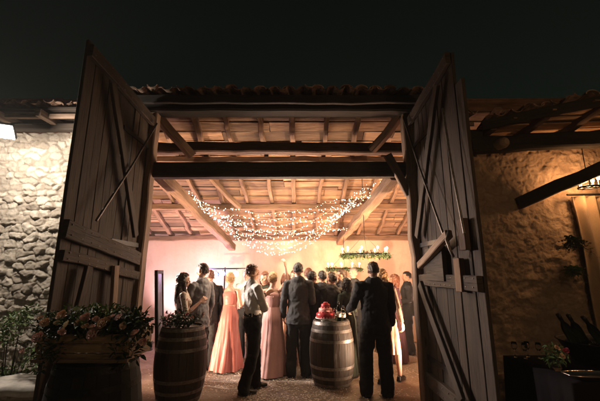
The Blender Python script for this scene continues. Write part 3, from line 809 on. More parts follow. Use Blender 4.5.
person('woman with fair hair in a peach dress between the pink gown and the grey suit', -.27, 6.6, R(10), 1.62, 'f', 'fair', 'auburn', 'bob', ('down','front'), outfit='dress', mats=dict(top=M['peach'], sleeve=1, slen=.4, r1=.24), group=G1)
person('tall man in a mid grey suit, his back turned, left of the right barrel', -.03, 5.95, R(-6), 1.80, 'm', 'fair', 'black', 'short', ('down','front'), outfit='suit', mats=dict(top=M['greysuit'], low=M['charcoal']), group=G1, feet=((.11,0),(.12,.03)))
# dark huddle behind the right barrel
person('man in black with short auburn hair beside the tall grey suit', .16, 6.5, R(-12), 1.72, 'm', 'fair', 'auburn', 'short', ('wide','hug'), outfit='suit', mats=dict(top=M['black'], low=M['black']), group=G1)
person('dark haired man in a black suit at the middle of the dark huddle', .41, 6.35, R(12), 1.67, 'm', 'tan', 'black', 'short', ('wide','hug'), outfit='suit', mats=dict(top=M['black'], low=M['black']), group=G1, lean=.05)
person('woman in a plum dress with a black bob, in the dark huddle', .60, 6.62, R(30), 1.64, 'f', 'fair', 'black', 'bob', ('hug','hug'), outfit='dress', mats=dict(top=M['plum'], sleeve=1, r1=.22), group=G1)
person('man in a navy suit looking left, above the bottles on the right barrel', .80, 6.75, R(75), 1.70, 'm', 'tan', 'brown', 'short', ('front','drink'), outfit='suit', mats=dict(top=M['navy'], low=M['black']), group=G1)
person('short dark haired guest in a green dress, close behind the right barrel', .80, 6.05, R(40), 1.55, 'f', 'tan', 'black', 'bob', ('front','front'), outfit='dress', mats=dict(top=M['olive'], sleeve=1, r1=.24), group=G1)
person('man in black with cropped black hair, nearest of the dark huddle, left of the cake', .22, 6.12, R(-18), 1.66, 'm', 'tan', 'black', 'short', ('down','front'), outfit='suit', mats=dict(top=M['black'], low=M['black']), group=G1, head=(-14,0))
person('dark suited man directly behind the cake on the right barrel', .56, 6.12, R(22), 1.64, 'm', 'fair', 'brown', 'short', ('front','out'), outfit='suit', mats=dict(top=M['charcoal'], low=M['black']), group=G1, head=(16,4), lean=.05)
person('red haired guest in black at the back between pink gown and grey suit', -.12, 7.1, R(160), 1.68, 'f', 'fair', 'auburn', 'long', ('front','drink'), outfit='dress', mats=dict(top=M['black'], sleeve=1, r1=.2), group=G1)
person('guest in a white shirt at the back, between the salmon dress and the striding man', -1.08, 7.2, R(170), 1.70, 'm', 'fair', 'brown', 'short', ('front','drink'), outfit='shirt', mats=dict(top=M['shirtwhite'], low=M['black']), group=G1)
person('brown haired guest in a navy suit at the back left, beside the party lamps', -1.98, 7.0, R(-150), 1.70, 'm', 'fair', 'brown', 'short', ('front','down'), outfit='suit', mats=dict(top=M['navy'], low=M['black']), group=G1)
person('blond guest in a plum dress at the back, right of the striding man', -.74, 7.4, R(-170), 1.66, 'f', 'fair', 'blond', 'long', ('front','front'), outfit='dress', mats=dict(top=M['plum'], sleeve=1, r1=.2), group=G1)
person('grey haired man in charcoal at the back of the dark huddle', 1.12, 7.3, R(140), 1.74, 'm', 'fair', 'grey', 'short', ('front','down'), outfit='suit', mats=dict(top=M['charcoal'], low=M['black']), group=G1)
# right
person('broad man in dark clothes, back turned, right of the barrel', 1.07, 5.10, R(4), 1.79, 'm', 'tan', 'brown', 'short', ('out','down'), outfit='suit', mats=dict(top=M['black'], low=M['black']), group=G1, feet=((.15,.02),(.13,-.02)), build_=1.12, head=(8,0))
person('woman in a short beige lace dress stepping right, behind the broad man', 1.36, 5.65, R(-35), 1.69, 'f', 'fair', 'blond', 'bob', ('front','down'), feet=((.09,-.10),(.10,.22)), outfit='dress', mats=dict(top=M['beige'], sleeve=1, slen=1, r1=.2, zhem=.45, amp=.012), group=G1, sway=-.05)
person('guest in brown at the far right, face turned left beside the door post', 1.86, 6.9, R(60), 1.60, 'f', 'tan', 'auburn', 'bob', ('front','down'), outfit='dress', mats=dict(top=M['plum'], sleeve=1, r1=.24), group=G1)
person('far guest in a dark suit near the right end of the back wall', 2.32, 7.6, R(80), 1.66, 'm', 'tan', 'black', 'short', ('front','down'), outfit='suit', mats=dict(top=M['black'], low=M['black']), group=G1)

# ------------------------------------------------------------------ barrels
def barrel(loc, label, H=.92, rm=.345, re=.275, dark=False):
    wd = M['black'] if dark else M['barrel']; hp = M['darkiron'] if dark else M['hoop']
    root = empty('wine_barrel', loc, label, 'barrel', 'oak wine barrels used as tables')
    mb = MB(); n = 24; nr = 16
    for i in range(n):
        a0 = 2*math.pi*i/n + .004; a1 = 2*math.pi*(i+1)/n - .004; V = []; U = []; F = []; o = random.uniform(0, 30)
        for j in range(nr+1):
            t = j/nr; r = re + (rm-re)*(1-(2*t-1)**2)
            for a in (a0, (a0+a1)/2, a1): V.append((math.cos(a)*r, math.sin(a)*r, H*t))
            for a in (a0, (a0+a1)/2, a1): V.append((math.cos(a)*(r-.025), math.sin(a)*(r-.025), H*t))
        for j in range(nr):
            b = j*6
            for q, (k0, k1) in enumerate(((0,1),(1,2))):
                F.append((b+k0, b+k1, b+6+k1, b+6+k0)); U.append([(H*j/nr+o, q*.04+o),(H*j/nr+o, q*.04+.04+o),(H*(j+1)/nr+o, q*.04+.04+o),(H*(j+1)/nr+o, q*.04+o)])
            F.append((b+2, b+5, b+11, b+8)); U.append([(0,0)]*4); F.append((b+3, b, b+6, b+9)); U.append([(0,0)]*4)
            F.append((b+4,b+3,b+9,b+10)); U.append([(0,0)]*4); F.append((b+5,b+4,b+10,b+11)); U.append([(0,0)]*4)
        t = nr*6; F += [(t,t+1,t+4,t+3),(t+1,t+2,t+5,t+4)]; U += [[(0,0)]*4]*2
        mb.add([Vector(v) for v in V], F, U)
    smooth_angle(mb.build('staves', wd, root, world=False), 50)
    mb = MB()
    for i in range(6):
        w = 2*(re-.03)/6; xx = -(re-.03) + w*(i+.5); L = 2*math.sqrt(max(.001,(re-.03)**2 - xx**2))
        mb.box((xx, 0, H-.035), (w-.003, L, .02))
    mb.build('barrel_head', wd, root, world=False)
    for t in (.035, .15, .30, .70, .85, .965):
        mb = MB(); hw_ = .021; R_ = lambda q: re + (rm-re)*(1-(2*q-1)**2)
        z0, z1 = H*t-hw_, H*t+hw_; r0, r1 = R_(z0/H)+.003, R_(z1/H)+.003
        mb.lathe((0,0,0), [(r0-.004,z0),(r0,z0),(r1,z1),(r1-.004,z1)], 48); mb.f = mb.f[:-2]; mb.m = mb.m[:-2]; mb.uv = []
        smooth_angle(mb.build('hoop', hp, root, world=False), 40)
    return root
barrel((.49, 5.62, 0), 'oak wine barrel with grey steel hoops under the tiered red cake')
barrel((-1.62, 4.98, 0), 'dark oak wine barrel by the left door post, flowers on top', H=.93)
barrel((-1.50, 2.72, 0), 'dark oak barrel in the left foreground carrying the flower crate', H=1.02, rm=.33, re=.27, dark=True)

# ------------------------------------------------------------------ things on the right barrel
M['cakered'] = plain('red_icing', (.42,.03,.04), .35, 0, 20, .3); M['cakepink'] = plain('pink_icing', (.72,.32,.30), .45, 0, 20, .2)
cake = empty('tiered_cake', (.40, 5.58, .905), 'small tiered red and pink cake on the right hand barrel', 'cake')
MB().lathe((0,0,0), [(.07,0),(.075,.006),(.02,.02),(.02,.03),(.155,.04),(.16,.05),(0,.05)]).build('cake_stand', M['white'], cake, world=False, smooth=True)
z = .05
for i, (r, h) in enumerate(((.145,.075),(.105,.07),(.068,.065))):
    smooth_angle(MB().lathe((0,0,z), [(r-.004,0),(r,.006),(r,h-.012),(r-.01,h),(0,h)]).build('cake_tier', M['cakered' if i != 1 else 'cakepink'], cake, world=False), 50)
    mb = MB()
    for k in range(int(r*150)):
        a = 6.283*k/int(r*150); mb.ell((math.cos(a)*(r-.004), math.sin(a)*(r-.004), z+.010), (.012,.012,.011), 8, 6)
    mb.build('icing_beads', M['cakepink' if i != 1 else 'cakered'], cake, world=False, smooth=True); z += h
mb = MB()
for k in range(7): mb.ell((random.gauss(0,.02), random.gauss(0,.02), z+.012), (.014,.014,.014), 8, 6)
mb.build('berries', M['cakered'], cake, world=False, smooth=True)
def bottle(loc, label, h=.30, glass='winebottle', lab=True, grp='bottles on the right barrel', tilt=0, rz=0):
    b = empty('bottle', loc, label, 'bottle', grp, rz=rz); b.rotation_euler = (tilt, 0, rz)
    MB().lathe((0,0,0), [(.030,0),(.037,.006),(.037,h*.6),(.030,h*.7),(.015,h*.79),(.014,h*.97),(.016,h*.975),(.016,h)], 24).build('glass_body', M[glass], b, world=False, smooth=True)
    if lab: MB().lathe((0,0,0), [(.0378,h*.22),(.0378,h*.5)], 24).build('paper_label', M['white'], b, world=False, smooth=True)
    MB().lathe((0,0,0), [(.0165,h*.86),(.0168,h*1.005),(0,h*1.006)], 20).build('foil', M['darkiron'], b, world=False, smooth=True)
bottle((.60, 5.52, .91), 'green wine bottle just right of the red cake', .29)
bottle((.68, 5.60, .91), 'shorter bottle at the right edge of the barrel top', .22)
def wineglass(loc, label, grp='glasses', k=1., name='wine_glass'):
    mb = MB(); mb.lathe((0,0,0), [(.034*k,0),(.034*k,.003),(.006,.008),(.004,.02),(.004,.085*k),(.018*k,.10*k),(.036*k,.13*k),(.038*k,.16*k),(.031*k,.20*k),(.0295*k,.20*k),(.036*k,.16*k),(.034*k,.132*k),(.016*k,.104*k),(0,.10*k)], 24)
    o = mb.build(name, M['glass'], smooth=True); o.location = loc; tag(o, label, 'glass', grp); return o
wineglass((.54, 5.44, .91), 'empty wine glass in front of the bottles on the right barrel')
wineglass((.66, 5.47, .91), 'wine glass at the right edge of the right barrel')
wineglass((hw[1].x, hw[1].y, hw[1].z-.05), 'wine glass held by the man in the white shirt')

# ------------------------------------------------------------------ flowers and foliage
def leafy(mb, c, r, n, size=(.02,.05), flat=.6, droop=0, up=0):
    for _ in range(n):
        while True:
            p = Vector((random.uniform(-1,1), random.uniform(-1,1), random.uniform(-1,1)))
            if p.length < 1: break
        p = Vector((p.x*r[0], p.y*r[1], p.z*r[2])) + Vector(c)
        L = random.uniform(*size); w = L*random.uniform(.3,.5)
        d = Vector((random.gauss(0,1), random.gauss(0,1), random.gauss(up,.7))).normalized()
        s_ = d.cross(Vector((random.gauss(0,.4), random.gauss(0,.4), 1))).normalized(); n_ = s_.cross(d)
        V = [p, p+d*L*.35+s_*w*.5+n_*L*.06, p+d*L*.7+s_*w*.38, p+d*L-n_*L*.12, p+d*L*.7-s_*w*.38, p+d*L*.35-s_*w*.5+n_*L*.06]
        mb.add(V, [(0,1,2,3),(0,3,4,5)])
def rose(c, r, m_, parent, world=True, n=22, name='rose'):
    mb = MB(); c = Vector(c); ax = Vector((random.gauss(0,.35), -.7+random.gauss(0,.3), .7)).normalized()
    s_ = ax.cross(Vector((0,0,1))).normalized(); u = s_.cross(ax)
    for k in range(n):
        t = k/n; a = k*2.4; rr = r*(.18+.82*t); op = .25 + 1.0*t
        d = (s_*math.cos(a) + u*math.sin(a)); tn = ax.cross(d); w = rr*.75
        b = c + d*rr*.15 - ax*r*.15; tip = c + d*rr*math.sin(op)*.95 + ax*(r*.55*math.cos(op))
        mid = (b+tip)/2 + d*rr*.18
        mb.add([b-tn*w*.25, b+tn*w*.25, mid+tn*w*.6, tip+tn*w*.35, tip+d*r*.06, tip-tn*w*.35, mid-tn*w*.6], [(0,1,2,6),(6,2,3,5),(3,4,5)])
    return mb.build(name, m_, parent, smooth=True, world=world)
crate = empty('wooden_crate', (-1.46, 2.70, .955), 'long pale wooden crate brimming with flowers on the foreground barrel', 'crate')
def P3(l): return Vector(l)
for (yy, tilt) in ((2.52, 1), (2.88, -1)):
    mb = MB()
    mb.box((-1.48, yy, .985), (.66, .016, .05)); mb.box((-1.48, yy-.006*tilt, 1.045), (.68, .016, .058)); mb.box((-1.48, yy-.012*tilt, 1.108), (.70, .016, .058))
    bevel(mb.build('side_slats', M['crate'], crate), .002)
for xx in (-1.815, -1.145):
    mb = MB(); mb.box((xx, 2.70, 1.045), (.018, .34, .17)); bevel(mb.build('end_panel', M['crate'], crate), .002)
MB().box((-1.48, 2.70, .962), (.65, .35, .012)).build('crate_base', M['crate'], crate)
MB().box((-1.48, 2.505, .965), (.70, .022, .022)).build('rim', M['post'], crate)
fl = empty('flower_arrangement', (-1.48, 2.70, 1.0), 'pink and peach roses with trailing greenery filling the wooden crate', 'flowers')
mb = MB(); leafy(mb, (-1.46, 2.66, 1.17), (.42,.20,.10), 1300, (.03,.075)); leafy(mb, (-1.66, 2.45, 1.05), (.10,.06,.14), 160, (.025,.06)); leafy(mb, (-1.15, 2.55, 1.12), (.14,.12,.20), 300, (.03,.07)); leafy(mb, (-1.80,2.66,1.15), (.16,.16,.14), 260, (.03,.07))
mb.build('foliage', M['darkgreen'], fl)
mb = MB(); leafy(mb, (-1.46, 2.66, 1.23), (.40,.15,.09), 230, (.03,.065), up=1); leafy(mb, (-1.46, 2.62, 1.20), (.44,.18,.12), 420, (.03,.07)); mb.build('light_foliage', M['green'], fl)
for (x_, y_, z_, r_, c_) in ((-1.36,2.47,1.14,.055,'pinkp'),(-1.30,2.47,1.21,.045,'peachp'),(-1.74,2.45,1.12,.045,'pinkp'),(-1.72,2.47,1.21,.038,'peachp'),(-1.56,2.46,1.20,.035,'creamp'),(-1.45,2.50,1.24,.04,'pinkp'),(-1.08,2.50,1.14,.04,'pinkp'),(-1.22,2.52,1.24,.035,'pinkp'),(-1.02,2.52,1.08,.035,'pinkp'),(-1.64,2.52,1.26,.035,'peachp'),(-1.42,2.46,1.19,.03,'peachp')):
    rose((x_,y_-.03,z_+.01), r_*1.12, M[c_], fl)
for k in range(12): rose((random.uniform(-1.85,-1.05), random.uniform(2.42,2.55), random.uniform(1.15,1.27)), random.uniform(.022,.04), M[random.choice(('pinkp','peachp','creamp'))], fl)
crate.location.z += .085; fl.location.z += .085
for o_ in (crate, fl): o_.scale = (.94, 1, 1); o_.location.x -= .03
# bouquet on the left barrel
bq = empty('bouquet', (-1.62, 4.96, .93), 'loose bouquet of dark pink flowers on the left door barrel', 'flowers')
mb = MB(); leafy(mb, (-1.64, 4.90, 1.02), (.26,.2,.10), 520, (.03,.08)); mb.build('foliage', M['darkgreen'], bq)
MB().lathe((-1.62,4.96,.895), [(.05,0),(.06,.01),(.045,.10),(.05,.12)], 20).build('vase', M['glass'], bq, smooth=True)
for (dx, dz, c_, r_) in ((-.14,.12,'pinkp',.03),(-.02,.15,'redp',.035),(.10,.14,'redp',.035),(.17,.10,'pinkp',.035),(.05,.10,'pinkp',.03),(-.2,.08,'redp',.028)):
    rose((-1.62+dx, 4.80, .95+dz), r_, M[c_], bq)
# shrub at the left wall
sh = empty('flowering_shrub', (-3.05, 3.85, 0), 'leafy green shrub with pink blooms against the pale rubble wall', 'shrub')
for k in range(9):
    a = random.uniform(0, 6.28); t_ = Vector((-3.05+random.gauss(0,.22), 3.85+random.gauss(0,.14), random.uniform(.8,1.45)))
    MB().tube([(-3.05+.04*math.cos(a), 3.85+.04*math.sin(a), 0), ((t_.x-3.05)/2, (t_.y+3.85)/2, t_.z*.5), t_], [.010,.007,.003], 6).build('stem', M['darkbeam'], sh, smooth=True)
mb = MB()
for k in range(26):
    c = (-3.02+random.gauss(0,.2), 3.8+random.gauss(0,.13), random.uniform(.45,1.3)); leafy(mb, c, (.11,.10,.11), 60, (.025,.065))
leafy(mb, (-2.78, 3.6, 1.36), (.13,.1,.1), 120, (.03,.07)); leafy(mb, (-2.62, 3.5, 1.45), (.1,.06,.06), 50, (.03,.07))
mb.build('foliage', M['bright'], sh)
for k in range(7): rose((-3.0+random.gauss(0,.16), 3.62+random.gauss(0,.05), random.uniform(.7,1.3)), .03, M['pinkp'], sh)
sh.scale = (.95, 1, .88)
# pale stone kerb in the left corner
lw = rubble('low_stone_wall', -3.9, -2.3, 0, .62, 3.30, .26, m_left, None, .2, .14, .04, .018, 21)
tag(lw, 'low pale stone ledge below the shrub in the bottom left corner', 'ledge')
mb = MB()
V = []; n_ = 30
for j in range(6):
    for i in range(n_+1):
        x_ = -3.95 + 1.7*i/n_; y_ = 3.22 + .42*j/5; V.append((x_, y_, .66 + mnoise.noise(Vector((x_*6, y_*6, 2)))*.03))
F = [(j*(n_+1)+i, j*(n_+1)+i+1, (j+1)*(n_+1)+i+1, (j+1)*(n_+1)+i) for j in range(5) for i in range(n_)]
mb.add(V, F); cp = mb.build('capping_stone', plain('white_limestone', (.55,.50,.44), .9, 0, 8, .3, .5), None, smooth=True)
so = cp.modifiers.new('s', 'SOLIDIFY'); so.thickness = .07; cp.parent = lw
# wall plants
def wall_plant(loc, label, m_, r, pot=True):
    o = empty('hanging_plant', loc, label, 'plant', 'plants hung on the ochre wall')
    mb = MB()
    for k in range(46):
        a = random.uniform(0, math.pi*2); el = random.uniform(-.2, 1.2); L = random.uniform(.6, 1.1)*r
        d = Vector((math.cos(a)*math.cos(el), -abs(math.sin(a))*math.cos(el)*.8, math.sin(el))); p0 = Vector(loc)
        prev = p0; s_ = d.cross(Vector((0,0,1))).normalized()
        pts = [p0 + d*L*t + Vector((0,0,-.55*L*t*t)) for t in (0,.25,.5,.75,1)]
        for i in range(4):
            w0 = .013*(1-i/4.5); w1 = .013*(1-(i+1)/4.2); mb.add([pts[i]-s_*w0, pts[i]+s_*w0, pts[i+1]+s_*max(w1,.001), pts[i+1]-s_*max(w1,.001)], [(0,1,2,3)])
            for sg in (-1, 1):
                q = pts[i+1]; mb.add([q, q+s_*sg*.035+d*.02, q+s_*sg*.05-d*.01], [(0,1,2)])
    leafy(mb, loc, (r*.55, r*.35, r*.35), 130, (.03,.06)); mb.build('fronds', m_, o)
    if pot: MB().lathe((loc[0], loc[1], loc[2]-.14), [(.04,0),(.06,.06),(.07,.12),(.065,.12),(.05,.02)], 20).build('pot', M['tile'], o, smooth=True)
wall_plant((3.62, 4.52, 2.02), 'dark spiky fern hung high on the ochre wall', M['darkgreen'], .24, False)
wall_plant((3.55, 4.52, 1.66), 'lighter small plant hung below the dark fern', M['green'], .18, False)

# ------------------------------------------------------------------ curtain and candle lamp at the right
mb = MB(); V = []; F = []; n_ = 90
for i in range(n_+1):
    t = i/n_; x_ = 3.76 + 1.1*t; y_ = 4.56 + .045*math.sin(t*46) + .02*math.sin(t*21+1)
    for j in range(13): V.append((x_ + .07*(1-j/12) + .01*math.sin(j*.8+i*.3), y_ + .012*math.sin(j*.5+t*9), .12 + 2.55*j/12))
for i in range(n_):
    for j in range(12): F.append((i*13+j, (i+1)*13+j, (i+1)*13+j+1, i*13+j+1))
mb.add(V, F); cu = mb.build('curtain', M['cream'], smooth=True); tag(cu, 'cream curtain hanging in folds at the right edge of the ochre wall', 'curtain')
so = cu.modifiers.new('s', 'SOLIDIFY'); so.thickness = .004
MB().tube([(3.68,4.56,2.69),(4.9,4.56,2.70)], .015, 8).build('curtain_rod', M['darkiron'], None, smooth=True)
rod = bpy.data.objects['curtain_rod']; rod.parent = cu

def lamp_light(name, loc, e, col, r=.05, kind='POINT', parent=None, **k):
    d = bpy.data.lights.new(name, kind); d.energy = e; d.color = col
    if kind in ('POINT','SPOT'): d.shadow_soft_size = r
    for a, b_ in k.items(): setattr(d, a, b_)
    o = bpy.data.objects.new(name, d); COL.objects.link(o); o.location = loc
    if parent: o.parent = parent; o.location = Vector(loc) - parent.location
    return o
def candelabra(name, loc, label, R_, nb, chain_to, green=False, bulb='candle', group=None, e=20, bulbr=.022, col=(1,.60,.32)):
    o = empty(name, loc, label, 'chandelier', group); L = Vector(loc)
    mb = MB(); pts = [L + Vector((math.cos(a)*R_, math.sin(a)*R_, 0)) for a in np.linspace(0, 2*math.pi, 33)]; mb.tube(pts, .012, 8)
    for a in (0, math.pi/2): mb.tube([L+Vector((math.cos(a)*R_, math.sin(a)*R_, 0)), L, L-Vector((math.cos(a)*R_, math.sin(a)*R_, 0))], .008, 6)
    mb.build('ring', M['darkiron'], o, smooth=True)
    mb = MB(); top = L + Vector((0,0,R_*.9))
    for a in (.4, 2.5, 4.6): mb.tube([L+Vector((math.cos(a)*R_, math.sin(a)*R_, 0)), top], .003, 5)
    mb.tube([top, Vector((L.x, L.y, chain_to))], .006, 6); mb.build('chain', M['darkiron'], o)
    for k in range(nb):
        a = 6.283*(k+.3)/nb; p = L + Vector((math.cos(a)*R_, math.sin(a)*R_, .02))
        cd = MB().tube([p, p+Vector((0,0,.06))], .011, 10).build('candle', M['white'], o, smooth=True)
        MB().ell(p+Vector((0,0,.085)), (bulbr*.8, bulbr*.8, bulbr*1.2), 12, 8).build('bulb', M[bulb], cd, smooth=True)
    if green:
        mb = MB()
        for a in np.linspace(0, 6.283, 46): leafy(mb, L + Vector((math.cos(a)*R_, math.sin(a)*R_, -.025)), (.06,.06,.05), 22, (.03,.07))
        mb.build('greenery', M['green'], o)
    lamp_light('chandelier_light', L + Vector((0,0,.06)), e, col, R_*.6, parent=o)
    return o
candelabra('chandelier', (1.20, 6.35, 1.97), 'nearer wreath chandelier with greenery and glowing bulbs', .41, 9, zroof(6.3), True, group='wreath chandeliers', e=120)
candelabra('chandelier', (1.02, 8.0, 1.74), 'farther, lower wreath chandelier left of the nearer one', .37, 9, zroof(8.0), True, group='wreath chandeliers', e=70)
candelabra('candle_lantern', (3.80, 4.34, 2.74), 'small iron ring of lit candles above the curtain on the right', .11, 5, 3.52, False, e=36, bulbr=.024, col=(1,.50,.20), group='candle rings under the porch')
candelabra('candle_lantern', (2.7, .4, 2.65), 'second iron ring of lit candles, nearer than the curtain and just outside the frame', .14, 6, 3.6, False, e=75, bulbr=.024, col=(1,.58,.30), group='candle rings under the porch')  # unseen candle ring, added to light the doors and flower crate
MB().beam((2.95, .2, 0), (2.95, .2, 3.7), .14, .14, .006, up=(0,1,0)).build('added_lamp_post', M['black'], porch)  # post and bracket added out of view to carry the added ring
MB().beam((2.95, .2, 3.6), (2.65, .42, 3.6), .07, .08, .004).build('bracket', M['black'], porch)

# ------------------------------------------------------------------ fairy lights
bulb_me = MB().ell((0,0,0), (.0042,.0042,.006), 8, 6).mesh('bulb', M['bulb'], True)
def strand(p0, p1, sag, nb, label, wob=.05, dy=0):
    o = empty('fairy_lights', p0, label, 'fairy lights', 'fairy light swags under the barn roof'); p0, p1 = Vector(p0), Vector(p1)
    ph = random.uniform(0, 6); pts = []
    for i in range(61):
        t = i/60; p = p0.lerp(p1, t) + Vector((0, dy*4*t*(1-t), -sag*4*t*(1-t))) + Vector((0, wob*math.sin(t*17+ph), wob*.5*math.sin(t*29+ph))); pts.append(p)
    MB().tube(pts, .002, 4, cap=False).build('cable', M['wire'], o)
    for k in range(nb):
        t = (k+.5)/nb*60 + random.uniform(-.3, .3); i = int(t) % 60; p = pts[i].lerp(pts[i+1], t % 1) + Vector((random.gauss(0,.018), random.gauss(0,.03), random.gauss(-.012,.018)))
        b_ = bpy.data.objects.new('bulb', bulb_me); COL.objects.link(b_); b_.parent = o; b_.scale = (random.choice((.5,.7,.9,1.1)),)*3; b_.location = p - p0
words = ['topmost and nearest swag of fairy lights under the roof', 'second swag of fairy lights from the top', 'third swag of fairy lights from the top', 'fourth swag of fairy lights, drooping over the middle', 'fifth swag of fairy lights, below the middle beam', 'sixth swag of fairy lights, hanging lower', 'seventh swag of fairy lights, near the lowest', 'lowest swag of fairy lights above the guests']
for i in range(8):
    strand((-2.08+.05*i, 5.75+.14*i, 2.97-.03*i), (1.36-.06*i, 5.7+.12*i, 3.20-.04*i), .38+.062*i, 74, words[i], .045 if i < 5 else .015, dy=.35)
strand((-1.9, 5.6, 2.98), (-1.0, 6.3, 2.52), .08, 60, 'short dense run of fairy lights wound on the left beam', .07)
strand((.55, 6.4, 2.62), (1.25, 5.7, 3.0), .03, 60, 'short dense run of fairy lights wound on the right beam', .07)
strand((-1.2, 7.0, 2.55), (1.0, 7.0, 2.55), .10, 70, 'straight run of fairy lights along the back beam', .04)

fl0 = [o for o in COL.objects if o.name.startswith('fairy_lights')][0]
lamp_light('fairy_light_glow', (-.4, 6.1, 2.35), 140, (1,.74,.52), .45, parent=fl0)

# ------------------------------------------------------------------ DJ lights at the back
M['blueglow'] = emit('blue_lens_glow', (.12,.18,1), 30); M['whiteglow'] = emit('white_lens_glow', (1,.85,.75), 14)
st = empty('light_stand', (-1.75, 8.1, 0), 'black lighting bar on a tripod with coloured party lamps at the back left', 'light stand')
MB().tube([(-1.75,8.1,.4),(-1.75,8.1,1.75)], .018, 10).build('pole', M['darkiron'], st)
for a in (0, 2.1, 4.2): MB().tube([(-1.75,8.1,.55),(-1.75+.4*math.cos(a), 8.1+.4*math.sin(a), .02)], .012, 8).build('leg', M['darkiron'], st)
MB().tube([(-2.15,8.1,1.73),(-1.1,8.1,1.74)], .016, 8).build('crossbar', M['darkiron'], st)
def par(x_, z_, m_, tgt):
    p = Vector((x_, 8.06, z_)); d = (Vector(tgt)-p).normalized()
    hb_ = MB().tube([p-d*.12, p], [.06,.07], 16, cap=False).build('lamp_can', M['darkiron'], st, smooth=True)
    MB().tube([p+d*.001, p+d*.004], [.062,.062], 16).build('lens', M[m_], hb_)
    MB().tube([p-d*.06+Vector((0,0,.1)), p-d*.06], .006, 6).build('yoke', M['darkiron'], hb_)
par(-1.96, 1.60, 'blueglow', (-1.8, 4, 1.5)); par(-1.80, 1.62, 'blueglow', (-1, 3, 1.5)); par(-1.48, 1.62, 'whiteglow', (-1.2, 4, 1.5)); par(-1.25, 1.60, 'whiteglow', (-.6, 4, 1.5))
lamp_light('party_lamp_blue', (-2.1, 8.0, 1.7), 34, (.62,.36,1), .06, parent=st)
lamp_light('party_lamp_white', (-1.35, 7.95, 1.6), 14, (1,.78,.66), .06, parent=st)
# unseen floor uplighters, added to wash wall and roof with light
def fill_uplight(loc, label, tgt, e, col, ang=110, blend=.8, aim=None):
    o = empty('added_uplighter', loc, label, 'floor lamp', 'added floor uplighters inside the barn'); L = Vector(loc)
    smooth_angle(MB().lathe(L, [(.09,0),(.09,.02),(.075,.03),(.085,.18),(.078,.18),(.07,.06)], 24).build('housing', M['darkiron'], o))
    MB().lathe(L, [(.0,.12),(.072,.12)], 24).build('lens', M['whiteglow'], o)
    s_ = lamp_light('added_uplighter_beam', L + Vector((0,0,.2)), e, col, .06, 'SPOT', o, spot_size=R(ang), spot_blend=blend)
    s_.rotation_euler = (Vector(tgt)-L).to_track_quat('-Z','Y').to_euler()
fill_uplight((-3.3, 7.9, 0), 'added floor uplighter at the left end of the back wall', (-2.6, 8.6, 2.6), 360, (.95,.66,.80))
fill_uplight((-2.2, 8.2, 0), 'added floor uplighter behind the salmon dress', (-1.4, 7.6, 3.0), 340, (1,.66,.60))
fill_uplight((.3, 8.2, 0), 'added floor uplighter behind the dark huddle', (.3, 7.2, 3.0), 310, (1,.56,.42))
fill_uplight((2.9, 7.9, 0), 'added floor uplighter at the right end of the back wall', (2.1, 7.4, 3.0), 320, (1,.53,.38))
fill_uplight((-3.0, 5.3, 0), 'added floor uplighter inside the left jamb', (-.6, 6.3, 2.9), 980, (1,.66,.44), 145)
fill_uplight((2.5, 5.3, 0), 'added floor uplighter inside the right jamb', (.4, 6.0, 3.4), 980, (1,.63,.40), 145)

# unseen stage lamp added beyond the left jamb to light the guests
sl = empty('added_stage_lamp', (-3.4, 6.2, 0), 'added stage lamp on a stand, unseen left of the doorway, lighting the guests', 'stage lamp')
MB().tube([(-3.4,6.2,.3),(-3.4,6.2,2.2)], .018, 10).build('pole', M['darkiron'], sl)
for a in (0, 2.1, 4.2): MB().tube([(-3.4,6.2,.5),(-3.4+.4*math.cos(a), 6.2+.4*math.sin(a), .02)], .012, 8).build('leg', M['darkiron'], sl)
MB().tube([(-3.5,6.22,2.3),(-3.3,6.18,2.22)], [.07,.09], 16).build('lamp_can', M['darkiron'], sl, smooth=True)
MB().tube([(-3.28,6.18,2.21),(-3.27,6.18,2.208)], .08, 16).build('lens', M['whiteglow'], sl)
q = lamp_light('added_stage_beam', (-3.16,6.15,2.17), 950, (1,.82,.72), .09, 'SPOT', sl, spot_size=R(75), spot_blend=.6)
q.rotation_euler = Vector((3.0, -.55, -.95)).to_track_quat('-Z','Y').to_euler()

# ------------------------------------------------------------------ floodlight on the left wall
FL = Vector((-3.68, 3.92, 3.36))
fd = empty('floodlight', FL, 'glaring white floodlight mounted under the left eaves', 'floodlight')
fm = emit('flood_glow', (1,.9,.8), 90)
M_f = Matrix.Rotation(R(22), 3, 'Z') @ Matrix.Rotation(R(50), 3, 'X')
bevel(MB().box(FL, (.28,.05,.20), M=M_f).build('housing', M['darkiron'], fd), .01)
MB().box(FL + M_f @ Vector((0,-.030,0)), (.26,.006,.18), M=M_f).build('lens', fm, fd)
MB().tube([FL, FL+Vector((0,.12,.14)), FL+Vector((0,.42,.28))], .012, 8).build('bracket', M['darkiron'], fd, smooth=True)
lamp_light('floodlight_beam', FL + M_f @ Vector((0,-.22,0)), 150, (1,.87,.74), .07, parent=fd)

# ------------------------------------------------------------------ haze volume added for lamp glow and veil
hz = MB().box((0, 5, 2.2), (30, 22, 6.6))
m_h = bpy.data.materials.new('glow_haze'); m_h.use_nodes = True; nt = m_h.node_tree; nt.nodes.remove(nt.nodes['Principled BSDF'])
pv_ = nt.nodes.new('ShaderNodeVolumePrincipled'); pv_.inputs['Density'].default_value = HAZE; pv_.inputs['Color'].default_value = (.85,.85,.85,1)
nt.links.new(pv_.outputs[0], nt.nodes['Material Output'].inputs['Volume'])
if HAZE > 0: tag(hz.build('haze', m_h), kind='stuff')

